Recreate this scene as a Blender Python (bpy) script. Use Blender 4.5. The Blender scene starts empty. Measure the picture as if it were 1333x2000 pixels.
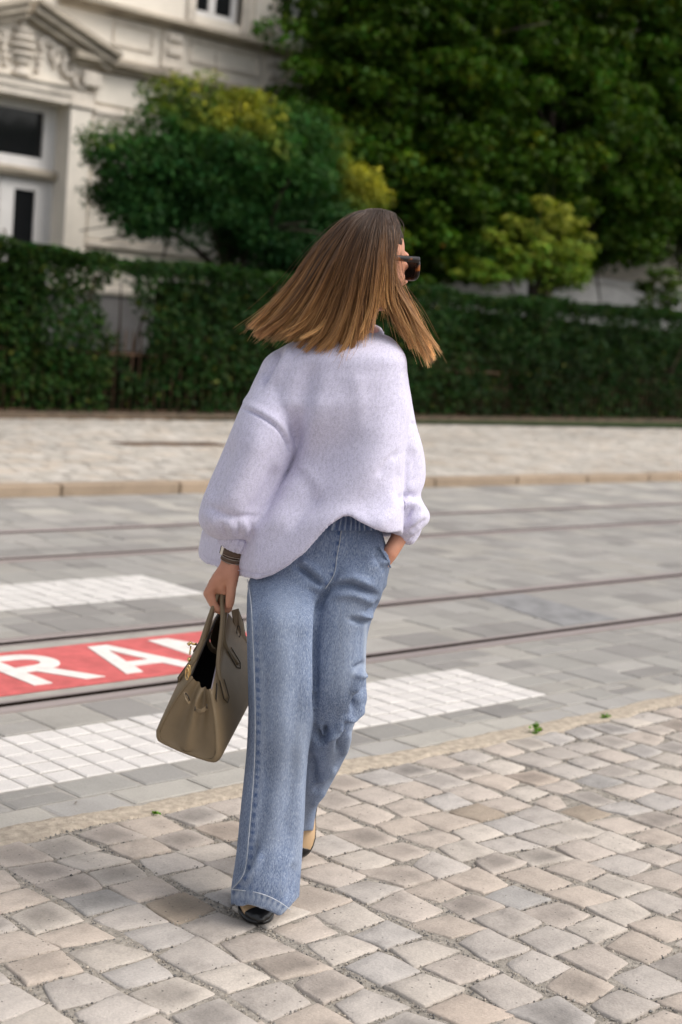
import bpy, bmesh, math, random
import numpy as np
from mathutils import Vector, Matrix

random.seed(7)
rng = np.random.default_rng(7)
SC = bpy.context.scene
COL = SC.collection
R = math.radians

# ---------------------------------------------------------------- camera
# world axes: X runs along the street (to the right), Y across it towards the house, Z up
F_PX, PITCH, ROLL, YAW = 2987.04, 0.122545, 0.081815, 0.789087
CX, CY, CAM_H = 666.5, 1000.0, 1.45
_cp, _sp, _c, _s = math.cos(PITCH), math.sin(PITCH), math.cos(ROLL), math.sin(ROLL)
_M = np.array([[math.sin(YAW), math.cos(YAW), 0], [-math.cos(YAW), math.sin(YAW), 0], [0, 0, 1]])
FW = _M @ np.array([0, _cp, -_sp])
_u0, _r0 = np.array([0, _sp, _cp]), np.array([1.0, 0, 0])
RT = _M @ (_r0 * _c + _u0 * _s)
UP = _M @ (_u0 * _c - _r0 * _s)
VIEW = _M @ np.array([0, 1.0, 0])           # level viewing direction
SIDE = _M @ np.array([1.0, 0, 0])           # level, to the right of the view
CAM = np.array([0, 0, CAM_H])
cd = bpy.data.cameras.new('camera')
cam = bpy.data.objects.new('camera', cd)
COL.objects.link(cam)
cam.matrix_world = Matrix(((RT[0], UP[0], -FW[0], CAM[0]), (RT[1], UP[1], -FW[1], CAM[1]),
                           (RT[2], UP[2], -FW[2], CAM[2]), (0, 0, 0, 1)))
cd.sensor_fit = 'VERTICAL'
cd.sensor_height = 36.0
cd.lens = F_PX / 2000 * 36
cd.clip_start, cd.clip_end = 0.05, 500
cd.dof.use_dof = True
cd.dof.focus_distance = 3.62
cd.dof.aperture_fstop = 3.1
SC.camera = cam

# ---------------------------------------------------------------- sky, sun, exposure
# soft light under thin cloud: the bright part of the sky stands to the right of and a little behind the woman
SUN_DIR = SIDE * 0.80 - VIEW * 0.16 + np.array([0, 0, 0.98])
SUN_DIR = SUN_DIR / np.linalg.norm(SUN_DIR)
w = bpy.data.worlds.new('World')
SC.world = w
w.use_nodes = True
nt = w.node_tree
sky = nt.nodes.new('ShaderNodeTexSky')
sky.sky_type = 'NISHITA'
sky.sun_disc = False
sky.sun_elevation = math.asin(SUN_DIR[2])
sky.sun_rotation = math.atan2(SUN_DIR[0], SUN_DIR[1])
sky.air_density, sky.dust_density, sky.ozone_density = 1.0, 3.5, 1.0
hs = nt.nodes.new('ShaderNodeHueSaturation')
hs.inputs['Saturation'].default_value = 0.32
nt.links.new(sky.outputs[0], hs.inputs['Color'])
nt.links.new(hs.outputs[0], nt.nodes['Background'].inputs['Color'])
nt.nodes['Background'].inputs['Strength'].default_value = 0.135
sl = bpy.data.lights.new('sun', 'SUN')
sl.energy = 1.1
sl.angle = R(32)
sl.color = (1.0, 0.93, 0.84)
sun = bpy.data.objects.new('sun', sl)
sun.rotation_euler = Vector(SUN_DIR).to_track_quat('Z', 'Y').to_euler()
sun.location = (0, 0, 20)
COL.objects.link(sun)
SC.view_settings.view_transform = 'Standard'
SC.view_settings.look = 'None'
SC.view_settings.exposure = 0.62
SC.view_settings.gamma = 1.0
SC.view_settings.use_curve_mapping = False
SC.cycles.max_bounces = 6
SC.cycles.transparent_max_bounces = 8
SC.cycles.use_denoising = True

# ---------------------------------------------------------------- helpers
def ray(px, py):
    return RT * (px - CX) / F_PX - UP * (py - CY) / F_PX + FW

D0 = 3.57                                     # level distance camera - front foot
def at(px, py, d):
    """point seen at a measured picture position, d metres behind the plane of the front foot"""
    r = ray(px, py)
    return CAM + r * ((D0 + d) / (r @ VIEW))

def ground(px, py, z=0.0):
    r = ray(px, py)
    return CAM + r * ((z - CAM_H) / r[2])

def project(P):
    q = np.asarray(P) - CAM
    z = q @ FW
    return np.stack([CX + F_PX * (q @ RT) / z, CY - F_PX * (q @ UP) / z], -1)

def hash3(i):
    i = i.astype(np.int64)
    h = (i[..., 0] * 374761393 + i[..., 1] * 668265263 + i[..., 2] * 2147483647 * 31) & 0xffffffff
    h = ((h ^ (h >> 13)) * 1274126177) & 0xffffffff
    return ((h ^ (h >> 16)) & 0xffff) / 65535.0

def noise3(p):
    p = np.asarray(p, float)
    i = np.floor(p)
    f = p - i
    f = f * f * (3 - 2 * f)
    r = 0
    for a in (0, 1):
        for b in (0, 1):
            for c in (0, 1):
                wt = (f[..., 0] if a else 1 - f[..., 0]) * (f[..., 1] if b else 1 - f[..., 1]) * (f[..., 2] if c else 1 - f[..., 2])
                r = r + wt * hash3(i + np.array([a, b, c]))
    return r * 2 - 1

def smooth_mesh(V, E, it, lam=0.5):
    V = V.copy()
    n = len(V)
    deg = np.bincount(E.ravel(), minlength=n)[:, None].astype(float)
    deg[deg == 0] = 1
    for _ in range(it):
        acc = np.zeros_like(V)
        for k in range(3):
            acc[:, k] = np.bincount(E[:, 0], V[E[:, 1], k], n) + np.bincount(E[:, 1], V[E[:, 0], k], n)
        V += lam * (acc / deg - V)
    return V

# ---- materials
def new_mat(name):
    m = bpy.data.materials.new(name)
    m.use_nodes = True
    return m, m.node_tree.nodes, m.node_tree.links, m.node_tree.nodes['Principled BSDF']

def mix_col(N, L, fac, a, b, mode='MIX'):
    n = N.new('ShaderNodeMix')
    n.data_type = 'RGBA'
    n.blend_type = mode
    for sock, v in ((n.inputs[0], fac), (n.inputs[6], a), (n.inputs[7], b)):
        if hasattr(v, 'is_linked') or isinstance(v, bpy.types.NodeSocket):
            L.new(v, sock)
        elif isinstance(v, (int, float)):
            sock.default_value = v
        else:
            sock.default_value = (*v[:3], 1)
    return n.outputs[2]

def tex_noise(N, L, scale, detail=4, rough=0.55, stretch=None, coord='Object', dist=0.0):
    tc = N.new('ShaderNodeTexCoord')
    src = tc.outputs[coord]
    if stretch is not None:
        mp = N.new('ShaderNodeMapping')
        mp.inputs['Scale'].default_value = stretch
        L.new(src, mp.inputs['Vector'])
        src = mp.outputs[0]
    n = N.new('ShaderNodeTexNoise')
    n.inputs['Scale'].default_value = scale
    n.inputs['Detail'].default_value = detail
    n.inputs['Roughness'].default_value = rough
    n.inputs['Distortion'].default_value = dist
    L.new(src, n.inputs['Vector'])
    return n.outputs['Fac']

def ramp(N, L, src, stops):
    r = N.new('ShaderNodeValToRGB')
    e = r.color_ramp.elements
    while len(e) < len(stops):
        e.new(0.5)
    for k, (p, c) in enumerate(stops):
        e[k].position = p
        e[k].color = (*c, 1) if not isinstance(c, (int, float)) else (c, c, c, 1)
    L.new(src, r.inputs[0])
    return r.outputs[0]

def attr_node(N, name):
    a = N.new('ShaderNodeAttribute')
    a.attribute_name = name
    return a

def bump_node(N, L, bsdf, h, strength, dist, prev=None):
    b = N.new('ShaderNodeBump')
    b.inputs['Strength'].default_value = strength
    b.inputs['Distance'].default_value = dist
    L.new(h, b.inputs['Height'])
    if prev is not None:
        L.new(prev, b.inputs['Normal'])
    L.new(b.outputs[0], bsdf.inputs['Normal'])
    return b.outputs[0]

def simple(name, col, rough=0.8, metal=0.0, var=0.25, scale=6.0, bump=0.3, bscale=60.0, bdist=0.004, spec=0.4, coat=0.0, stretch=None):
    """one colour with soft mottling and a fine relief"""
    m, N, L, B = new_mat(name)
    n = tex_noise(N, L, scale, 5, 0.6, stretch)
    dark = tuple(c * (1 - var) for c in col)
    lite = tuple(min(1, c * (1 + var * 0.6)) for c in col)
    L.new(ramp(N, L, n, [(0.3, dark), (0.7, lite)]), B.inputs['Base Color'])
    B.inputs['Roughness'].default_value = rough
    B.inputs['Metallic'].default_value = metal
    B.inputs['Specular IOR Level'].default_value = spec
    B.inputs['Coat Weight'].default_value = coat
    if bump:
        bump_node(N, L, B, tex_noise(N, L, bscale, 3, 0.6), bump, bdist)
    return m

# ---- objects
def mesh_from(name, V, F, smooth=True, mats=None):
    me = bpy.data.meshes.new(name)
    me.from_pydata([tuple(map(float, v)) for v in V], [], [tuple(map(int, f)) for f in F])
    if smooth:
        me.polygons.foreach_set('use_smooth', np.ones(len(me.polygons), bool))
    me.update()
    return me

def quads_mesh(name, V, smooth=False):
    """V: (n,4,3) loose quads, fast"""
    n = len(V)
    me = bpy.data.meshes.new(name)
    me.vertices.add(n * 4)
    me.vertices.foreach_set('co', V.reshape(-1).astype(np.float32))
    me.loops.add(n * 4)
    me.loops.foreach_set('vertex_index', np.arange(n * 4, dtype=np.int32))
    me.polygons.add(n)
    me.polygons.foreach_set('loop_start', np.arange(0, n * 4, 4, dtype=np.int32))
    me.polygons.foreach_set('loop_total', np.full(n, 4, dtype=np.int32))
    me.update(calc_edges=True)
    return me

def set_attr(me, name, vals):
    vals = np.asarray(vals, np.float32)
    if vals.ndim == 1:
        a = me.attributes.new(name, 'FLOAT', 'POINT')
        a.data.foreach_set('value', vals)
    else:
        a = me.attributes.new(name, 'FLOAT_COLOR', 'POINT')
        c = np.ones((len(vals), 4), np.float32)
        c[:, :vals.shape[1]] = vals
        a.data.foreach_set('color', c.ravel())

def link(name, data, parent=None, mat=None):
    """object whose mesh is given in world coordinates; moved under its parent's origin"""
    o = bpy.data.objects.new(name, data)
    COL.objects.link(o)
    if mat is not None and hasattr(data, 'materials'):
        data.materials.clear()
        data.materials.append(mat)
    if parent is not None:
        o.parent = parent
        p = parent
        off = Vector((0, 0, 0))
        while p is not None:
            off += p.location
            p = p.parent
        o.location = -off
    return o

def obj(name, V, F, mat, parent=None, smooth=True):
    return link(name, mesh_from(name, V, F, smooth), parent, mat)

def tag(o, label=None, cat=None, group=None, kind=None):
    for k, v in (('label', label), ('category', cat), ('group', group), ('kind', kind)):
        if v:
            o[k] = v
    return o

def empty(name, loc, label=None, cat=None, group=None, kind=None):
    o = bpy.data.objects.new(name, None)
    o.empty_display_size = 0.2
    COL.objects.link(o)
    o.location = loc
    return tag(o, label, cat, group, kind)

def structure(name, loc=(0, 0, 0)):
    return empty(name, loc, kind='structure')

class Geo:
    """collects simple solids into one mesh"""
    def __init__(self):
        self.V, self.F = [], []
    def add(self, V, F):
        b = len(self.V)
        self.V += [tuple(v) for v in V]
        self.F += [tuple(i + b for i in f) for f in F]
        return self
    def box(self, x0, x1, y0, y1, z0, z1, bev=0.0):
        if bev <= 0:
            V = [(x, y, z) for x in (x0, x1) for y in (y0, y1) for z in (z0, z1)]
            F = [(0, 1, 3, 2), (4, 6, 7, 5), (0, 4, 5, 1), (2, 3, 7, 6), (0, 2, 6, 4), (1, 5, 7, 3)]
            return self.add(V, F)
        bm = bmesh.new()
        bmesh.ops.create_cube(bm, size=1)
        for v in bm.verts:
            v.co = ((x0 + x1) / 2 + v.co.x * (x1 - x0), (y0 + y1) / 2 + v.co.y * (y1 - y0), (z0 + z1) / 2 + v.co.z * (z1 - z0))
        bmesh.ops.bevel(bm, geom=bm.edges[:], offset=bev, segments=1, affect='EDGES')
        bm.verts.index_update()
        V = [tuple(v.co) for v in bm.verts]
        F = [[v.index for v in f.verts] for f in bm.faces]
        bm.free()
        return self.add(V, F)
    def prism(self, prof, x0, x1, axis='x'):
        """profile of (y,z) pairs swept along x (or (x,z) along y)"""
        n = len(prof)
        if axis == 'x':
            V = [(x0, a, b) for a, b in prof] + [(x1, a, b) for a, b in prof]
        else:
            V = [(a, x0, b) for a, b in prof] + [(a, x1, b) for a, b in prof]
        F = [(i, (i + 1) % n, n + (i + 1) % n, n + i) for i in range(n)] + [tuple(range(n))[::-1], tuple(range(n, 2 * n))]
        return self.add(V, F)
    def tube(self, pts, rad, n=8, cap=True):
        V, F = tube_geo(pts, rad, n, cap)
        return self.add(V, F)
    def sphere(self, c, r, nu=10, nv=7):
        r = np.broadcast_to(np.asarray(r, float), 3)
        V = [(c[0], c[1], c[2] - r[2])]
        for j in range(1, nv):
            t = -math.pi / 2 + math.pi * j / nv
            for i in range(nu):
                a = 2 * math.pi * i / nu
                V.append((c[0] + r[0] * math.cos(t) * math.cos(a), c[1] + r[1] * math.cos(t) * math.sin(a), c[2] + r[2] * math.sin(t)))
        V.append((c[0], c[1], c[2] + r[2]))
        F = [(0, 1 + (i + 1) % nu, 1 + i) for i in range(nu)]
        for j in range(nv - 2):
            for i in range(nu):
                a, b = 1 + j * nu + i, 1 + j * nu + (i + 1) % nu
                F.append((a, b, b + nu, a + nu))
        t = len(V) - 1
        o = 1 + (nv - 2) * nu
        F += [(o + i, o + (i + 1) % nu, t) for i in range(nu)]
        return self.add(V, F)
    def obj(self, name, mat, parent=None, smooth=False):
        return obj(name, self.V, self.F, mat, parent, smooth)

def catmull(P, n):
    """n points along a smooth curve through P (any dimension)"""
    P = np.asarray(P, float)
    if len(P) == 2:
        t = np.linspace(0, 1, n)[:, None]
        return P[0] * (1 - t) + P[1] * t
    Q = np.vstack([2 * P[0] - P[1], P, 2 * P[-1] - P[-2]])
    u = np.linspace(0, len(P) - 1 - 1e-9, n)
    i = u.astype(int)
    t = (u - i)[:, None]
    a, b, c, d = Q[i], Q[i + 1], Q[i + 2], Q[i + 3]
    return 0.5 * (2 * b + (c - a) * t + (2 * a - 5 * b + 4 * c - d) * t * t + (3 * b - a - 3 * c + d) * t ** 3)

def tube_geo(pts, rad, n=8, cap=True, flat=None, side=None):
    """round or flattened tube; rad scalar or per point, flat: ratio of the second radius, side: preferred direction of the first"""
    P = np.asarray(pts, float)
    m = len(P)
    rad = np.broadcast_to(np.asarray(rad, float), (m,))
    T = np.gradient(P, axis=0)
    T /= np.linalg.norm(T, axis=1)[:, None] + 1e-12
    ref = np.array([0, 0, 1.0]) if side is None else np.asarray(side, float)
    if side is None and abs(T[0] @ ref) > 0.9:
        ref = np.array([1.0, 0, 0])
    V, F = [], []
    u = ref - T[0] * (ref @ T[0])
    u /= np.linalg.norm(u)
    for k in range(m):
        r0 = u if side is None else ref
        u = r0 - T[k] * (r0 @ T[k])
        u /= np.linalg.norm(u) + 1e-12
        v = np.cross(T[k], u)
        fl = 1.0 if flat is None else flat
        for i in range(n):
            a = 2 * math.pi * i / n
            V.append(P[k] + rad[k] * (u * math.cos(a) + v * math.sin(a) * fl))
    for k in range(m - 1):
        for i in range(n):
            a, b = k * n + i, k * n + (i + 1) % n
            F.append((a, b, b + n, a + n))
    if cap:
        F += [tuple(range(n))[::-1], tuple(range((m - 1) * n, m * n))]
    return V, F

def ring_geo(rings, cap=True):
    """rings: list of (n,3) arrays joined into a closed skin"""
    n = len(rings[0])
    V = np.concatenate(rings)
    F = []
    for k in range(len(rings) - 1):
        for i in range(n):
            a, b = k * n + i, k * n + (i + 1) % n
            F.append((a, b, b + n, a + n))
    if cap:
        c0, c1 = len(V), len(V) + 1
        V = np.vstack([V, rings[0].mean(0), rings[-1].mean(0)])
        e = (len(rings) - 1) * n
        for i in range(n):
            F.append((c0, (i + 1) % n, i))
            F.append((c1, e + i, e + (i + 1) % n))
    return V, F

def remesh(V, F, voxel):
    """one continuous skin round overlapping solids"""
    me = mesh_from('tmp', V, F)
    bm = bmesh.new()
    bm.from_mesh(me)
    bmesh.ops.recalc_face_normals(bm, faces=bm.faces[:])
    bm.to_mesh(me)
    bm.free()
    o = bpy.data.objects.new('tmp', me)
    COL.objects.link(o)
    md = o.modifiers.new('r', 'REMESH')
    md.mode = 'VOXEL'
    md.voxel_size = voxel
    dg = bpy.context.evaluated_depsgraph_get()
    dg.update()
    ev = o.evaluated_get(dg).to_mesh()
    nv = len(ev.vertices)
    V2 = np.empty(nv * 3, np.float32)
    ev.vertices.foreach_get('co', V2)
    E2 = np.empty(len(ev.edges) * 2, np.int32)
    ev.edges.foreach_get('vertices', E2)
    npoly = len(ev.polygons)
    ls = np.empty(npoly, np.int32)
    lt = np.empty(npoly, np.int32)
    ev.polygons.foreach_get('loop_start', ls)
    ev.polygons.foreach_get('loop_total', lt)
    lv = np.empty(len(ev.loops), np.int32)
    ev.loops.foreach_get('vertex_index', lv)
    o.evaluated_get(dg).to_mesh_clear()
    bpy.data.objects.remove(o)
    bpy.data.meshes.remove(me)
    F2 = [lv[a:a + b] for a, b in zip(ls, lt)]
    return V2.reshape(-1, 3).astype(float), E2.reshape(-1, 2), (ls, lt, lv)

def mesh_poly(name, V, poly, smooth=True):
    ls, lt, lv = poly
    me = bpy.data.meshes.new(name)
    me.vertices.add(len(V))
    me.vertices.foreach_set('co', np.asarray(V, np.float32).ravel())
    me.loops.add(len(lv))
    me.loops.foreach_set('vertex_index', lv)
    me.polygons.add(len(ls))
    me.polygons.foreach_set('loop_start', ls)
    me.polygons.foreach_set('loop_total', lt)
    me.polygons.foreach_set('use_smooth', np.full(len(ls), smooth))
    me.update(calc_edges=True)
    return me

def vert_normals(me):
    n = np.empty(len(me.vertices) * 3, np.float32)
    me.vertex_normals.foreach_get('vector', n)
    return n.reshape(-1, 3).astype(float)

def polyline_dist(P, Q):
    """distance of points P (n,2) to polyline Q (m,2) and the arc position of the nearest point"""
    best = np.full(len(P), 1e9)
    arc = np.zeros(len(P))
    s0 = 0.0
    for a, b in zip(Q[:-1], Q[1:]):
        d = b - a
        ln = math.hypot(*d)
        t = np.clip(((P - a) @ d) / (ln * ln + 1e-12), 0, 1)
        q = np.linalg.norm(P - (a + t[:, None] * d), axis=1)
        m = q < best
        best[m] = q[m]
        arc[m] = s0 + t[m] * ln
        s0 += ln
    return best, arc, s0

# ================================================================ materials of the place
def stone_mat(name, rough=0.82, specks=True, mott=0.30, bump=0.45, mscale=9.0):
    """dressed stone: own colour from the 'tint' of each piece, mottling, grain, dark specks"""
    m, N, L, B = new_mat(name)
    a = attr_node(N, 'tint').outputs['Color']
    n1 = tex_noise(N, L, mscale, 5, 0.62, coord='Object')
    n2 = tex_noise(N, L, 170, 3, 0.7)
    c = mix_col(N, L, 1.0, a, ramp(N, L, n1, [(0.25, 1 - mott), (0.5, 1.0), (0.78, 1 + mott * 0.45)]), 'MULTIPLY')
    c = mix_col(N, L, 1.0, c, ramp(N, L, n2, [(0.3, 0.86), (0.7, 1.10)]), 'MULTIPLY')
    if specks:
        tc = N.new('ShaderNodeTexCoord')
        v = N.new('ShaderNodeTexVoronoi')
        v.inputs['Scale'].default_value = 42
        L.new(tc.outputs['Object'], v.inputs['Vector'])
        s1 = ramp(N, L, v.outputs['Distance'], [(0.07, 1.0), (0.13, 0.0)])
        s2 = ramp(N, L, tex_noise(N, L, 5.0, 2), [(0.48, 0.0), (0.56, 1.0)])
        sp = N.new('ShaderNodeMath'); sp.operation = 'MULTIPLY'
        L.new(s1, sp.inputs[0]); L.new(s2, sp.inputs[1])
        c = mix_col(N, L, sp.outputs[0], c, (0.07, 0.065, 0.06))
    L.new(c, B.inputs['Base Color'])
    B.inputs['Roughness'].default_value = rough
    B.inputs['Specular IOR Level'].default_value = 0.35
    nb = bump_node(N, L, B, tex_noise(N, L, 28, 5, 0.65), bump, 0.012)
    bump_node(N, L, B, n2, bump * 0.8, 0.0025, nb)
    return m

M = {}
M['cobble'] = stone_mat('cobble_stone')
M['block'] = stone_mat('road_block', specks=False, mott=0.16, bump=0.25, mscale=5)
M['white_sett'] = stone_mat('white_sett', specks=False, mott=0.10, bump=0.2, mscale=7)
M['joint'] = simple('gravel_joint', (0.35, 0.315, 0.27), 0.95, var=0.45, scale=55, bump=0.9, bscale=190, bdist=0.006, spec=0.2)
M['mortar'] = simple('sandy_mortar', (0.455, 0.385, 0.305), 0.95, var=0.32, scale=35, bump=0.8, bscale=120, bdist=0.006, spec=0.2)
M['road_bed'] = simple('pale_joint_mortar', (0.36, 0.335, 0.30), 0.95, var=0.25, scale=14, bump=0.5, bscale=160, spec=0.2)
M['concrete'] = simple('track_concrete', (0.36, 0.34, 0.305), 0.9, var=0.22, scale=9, bump=0.5, bscale=140, spec=0.25)
M['earth'] = simple('earth', (0.075, 0.055, 0.04), 0.98, var=0.5, scale=8, bump=0.8, bscale=40, bdist=0.02, spec=0.1)
M['grass'] = simple('rough_grass', (0.04, 0.065, 0.022), 0.95, var=0.5, scale=10, bump=0.8, bscale=70, bdist=0.02, spec=0.1)
M['asphalt'] = simple('asphalt', (0.06, 0.06, 0.06), 0.9, var=0.3, scale=12, bump=0.4, bscale=200)
M['steel'] = simple('worn_rail_steel', (0.36, 0.305, 0.29), 0.5, metal=0.35, var=0.28, scale=4, bump=0.15, bscale=80, stretch=(0.15, 6, 6))
M['groove'] = simple('rail_groove_fill', (0.014, 0.010, 0.008), 1.0, var=0.4, scale=20, bump=0.4, spec=0.0)
M['red_paint'] = simple('red_road_paint', (0.57, 0.125, 0.12), 0.8, var=0.24, scale=11, bump=0.45, bscale=150, bdist=0.003, spec=0.3)
M['white_paint'] = simple('white_road_paint', (0.74, 0.70, 0.655), 0.8, var=0.14, scale=18, bump=0.4, bscale=150, bdist=0.003, spec=0.3)
M['kerb'] = stone_mat('kerb_stone', specks=False, mott=0.22, bump=0.4, mscale=4)
M['pebble'] = stone_mat('pebble', specks=False, mott=0.1, bump=0.0)

# ================================================================ ground, road, pavements
O_MORTAR0, O_MORTAR1, O_KERB = 3.375, 3.462, 9.53
KERB_H = 0.085

def sheet(name, x0, x1, y0, y1, z, mat, nx=1, ny=1, jit=0.0, kind=None, parent=None):
    V, F = [], []
    for j in range(ny + 1):
        for i in range(nx + 1):
            x, y = x0 + (x1 - x0) * i / nx, y0 + (y1 - y0) * j / ny
            V.append((x, y, z))
    V = np.array(V)
    if jit:
        V[:, 2] += jit * noise3(V * 9.0) + jit * 0.6 * noise3(V * 31.0)
    for j in range(ny):
        for i in range(nx):
            a = j * (nx + 1) + i
            F.append((a, a + 1, a + nx + 2, a + nx + 1))
    o = obj(name, V, F, mat, parent, smooth=True)
    return tag(o, kind=kind)

ground_sheet = sheet('ground', -250, 250, -250, 250, -0.09, M['asphalt'], kind='structure')
near_bed = sheet('pavement', -3.0, 12.0, -2.2, O_MORTAR0 + 0.06, -0.0048, M['joint'], 300, 110, 0.0022, 'structure')
road_bed = sheet('road', -8, 45, O_MORTAR0 + 0.02, O_KERB - 0.001, -0.0045, M['road_bed'], kind='structure')
far_bed = sheet('sidewalk', -8, 50, O_KERB + 0.15, 16.9, KERB_H - 0.014, M['road_bed'], kind='structure')
garden = sheet('garden_ground', -8, 60, 15.0, 20.9, KERB_H + 0.03, M['grass'], kind='structure')

US = np.array([-1, -0.92, -0.35, 0.35, 0.92, 1.0])
def cobble_geo(cx, cy, hx, hy, ang, tint, stain, seed):
    """one worn sett: uneven corners, pillowed top, rough arrises"""
    r = np.random.default_rng(seed)
    u, v = np.meshgrid(US, US)
    u, v = u.ravel(), v.ravel()
    sq = 0.03 + 0.08 * r.random()
    x = u * hx * (1 - sq * 0.5 * (np.abs(u * v)) ** 6)
    y = v * hy * (1 - sq * 0.5 * (np.abs(u * v)) ** 6)
    # skew corners
    k = r.normal(0, 0.085, 4)
    x = x + hx * (k[0] * v + k[1] * u * v)
    y = y + hy * (k[2] * u + k[3] * u * v)
    edge = np.maximum(np.abs(u), np.abs(v))
    P = np.stack([x + cx * 7, y + cy * 7, np.zeros_like(x)], -1)
    nn = noise3(P * 38.0)
    n2 = noise3(P * 38.0 + 31.7)
    rim = edge > 0.99
    x = x + np.where(rim, 0.0052 * nn, 0.0016 * nn)
    y = y + np.where(rim, 0.0052 * n2, 0.0016 * n2)
    z = 0.0006 * (1 - u * u) * (1 - v * v) + 0.0012 * noise3(P * 17.0 + 5) + 0.0012 * noise3(P * 45.0 + 9)
    tl = r.normal(0, 0.012, 2)
    z = z + tl[0] * x + tl[1] * y + r.normal(0, 0.0012)
    z = np.where(rim, z - 0.0022 - 0.0016 * np.abs(nn), z)
    c, s = math.cos(ang), math.sin(ang)
    X, Y = cx + c * x - s * y, cy + s * x + c * y
    top = np.stack([X, Y, z], -1)
    n = len(US)
    loop = [i for i in range(n)] + [(j + 1) * n - 1 for j in range(1, n)] + [n * n - 1 - i for i in range(1, n)] + [n * j for j in range(n - 2, 0, -1)]
    cen = np.array([cx, cy, 0])
    sk = top[loop].copy()
    sk[:, :2] = cen[:2] + (sk[:, :2] - cen[:2]) * 1.03
    sk[:, 2] = -0.035
    V = np.vstack([top, sk])
    F = []
    for j in range(n - 1):
        for i in range(n - 1):
            a = j * n + i
            F.append((a, a + 1, a + n + 1, a + n))
    m = len(loop)
    for i in range(m):
        F.append((loop[(i + 1) % m], loop[i], n * n + i, n * n + (i + 1) % m))
    rr = np.clip(1 - (u * u * 0.8 + v * v * 0.8), 0, 1)
    col = np.array(tint)[None, :] * (1 - stain * rr)[:, None]
    col = np.vstack([col, np.tile(np.array([0.27, 0.235, 0.20]), (m, 1))])
    return V, F, col

COB = [(0.46, 0.395, 0.34), (0.49, 0.435, 0.38), (0.455, 0.395, 0.345), (0.445, 0.40, 0.36), (0.415, 0.37, 0.33),
       (0.46, 0.39, 0.33), (0.42, 0.385, 0.355), (0.36, 0.295, 0.23), (0.33, 0.31, 0.29), (0.465, 0.385, 0.32)]
PROB = np.array([19, 14, 18, 13, 9, 12, 8, 2, 2, 3.0]); PROB /= PROB.sum()
cobs = []
PITCH_S = 0.1555
for k in range(-22, 78):
    s0 = 2.0825 - PITCH_S * 6 + PITCH_S * (k + 6) - PITCH_S * 6
    yy = O_MORTAR0 - 0.004 + rng.uniform(-0.02, 0.005)
    wob = rng.uniform(0, 6)
    while yy > -2.0:
        ln = float(np.clip(rng.normal(0.132, 0.013), 0.1, 0.17))
        gap = float(rng.uniform(0.005, 0.013))
        wv = 0.010 * math.sin(yy * 1.7 + k * 0.35) + 0.012 * math.sin(yy * 0.8 + wob * 0.25)
        w_ = PITCH_S - float(rng.uniform(0.007, 0.019))
        cobs.append((s0 + PITCH_S / 2 + wv, yy - (ln - gap) / 2, w_ / 2, (ln - gap) / 2, rng.normal(0, 0.025)))
        yy -= ln
C_ = np.array(cobs)
pp = project(np.column_stack([C_[:, 0], C_[:, 1], np.zeros(len(C_))]))
depth = (np.column_stack([C_[:, 0], C_[:, 1], np.zeros(len(C_))]) - CAM) @ FW
inview = (depth > 0.5) & (pp[:, 0] > -90) & (pp[:, 0] < 1423) & (pp[:, 1] > 1200) & (pp[:, 1] < 2110)
order = [i for i in np.argsort(depth) if inview[i]][:298]
single = set(order)
SV, SF, ST = [], [], []
nb_ = 0
for i, c in enumerate(cobs):
    t = np.array(COB[rng.choice(len(COB), p=PROB)]) * rng.uniform(0.93, 1.06)
    stain = float(rng.uniform(0.28, 0.55)) if rng.random() < 0.32 else float(rng.uniform(-0.04, 0.07))
    V, F, col = cobble_geo(*c, t, stain, 1000 + i)
    if i in single:
        me = mesh_from('cobblestone', V, F)
        set_attr(me, 'tint', col)
        link('cobblestone', me, near_bed, M['cobble'])
    else:
        SF += [tuple(q + nb_ for q in f) for f in F]
        SV.append(V); ST.append(col); nb_ += len(V)
me = mesh_from('cobblestones', np.concatenate(SV), SF)
set_attr(me, 'tint', np.concatenate(ST))
tag(link('cobblestones', me, near_bed, M['cobble']), kind='stuff')

# loose grit lying in the joints
def grit(n):
    need = []
    while len(need) < n:
        q = np.column_stack([rng.uniform(0.5, 6.4, n), rng.uniform(0.8, 3.4, n)])
        pq = project(np.column_stack([q, np.zeros(n)]))
        ok = (pq[:, 0] > -60) & (pq[:, 0] < 1400) & (pq[:, 1] < 2080) & (pq[:, 1] > 1250)
        q = q[ok]
        d = np.min(np.maximum(np.abs(q[:, None, 0] - C_[None, order, 0]) - C_[None, order, 2] * 0.97,
                              np.abs(q[:, None, 1] - C_[None, order, 1]) - C_[None, order, 3] * 0.97), axis=1)
        keep = (d > 0) | (rng.random(len(q)) < 0.006)
        for a, dd in zip(q[keep], d[keep]):
            need.append((a[0], a[1], -0.0035 if dd > 0 else 0.002))
    return need[:n]
oc = np.array([(1, 0, 0), (-1, 0, 0), (0, 1, 0), (0, -1, 0), (0, 0, 1), (0, 0, -1)], float)
of = [(0, 2, 4), (2, 1, 4), (1, 3, 4), (3, 0, 4), (2, 0, 5), (1, 2, 5), (3, 1, 5), (0, 3, 5)]
PV, PF, PT = [], [], []
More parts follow.
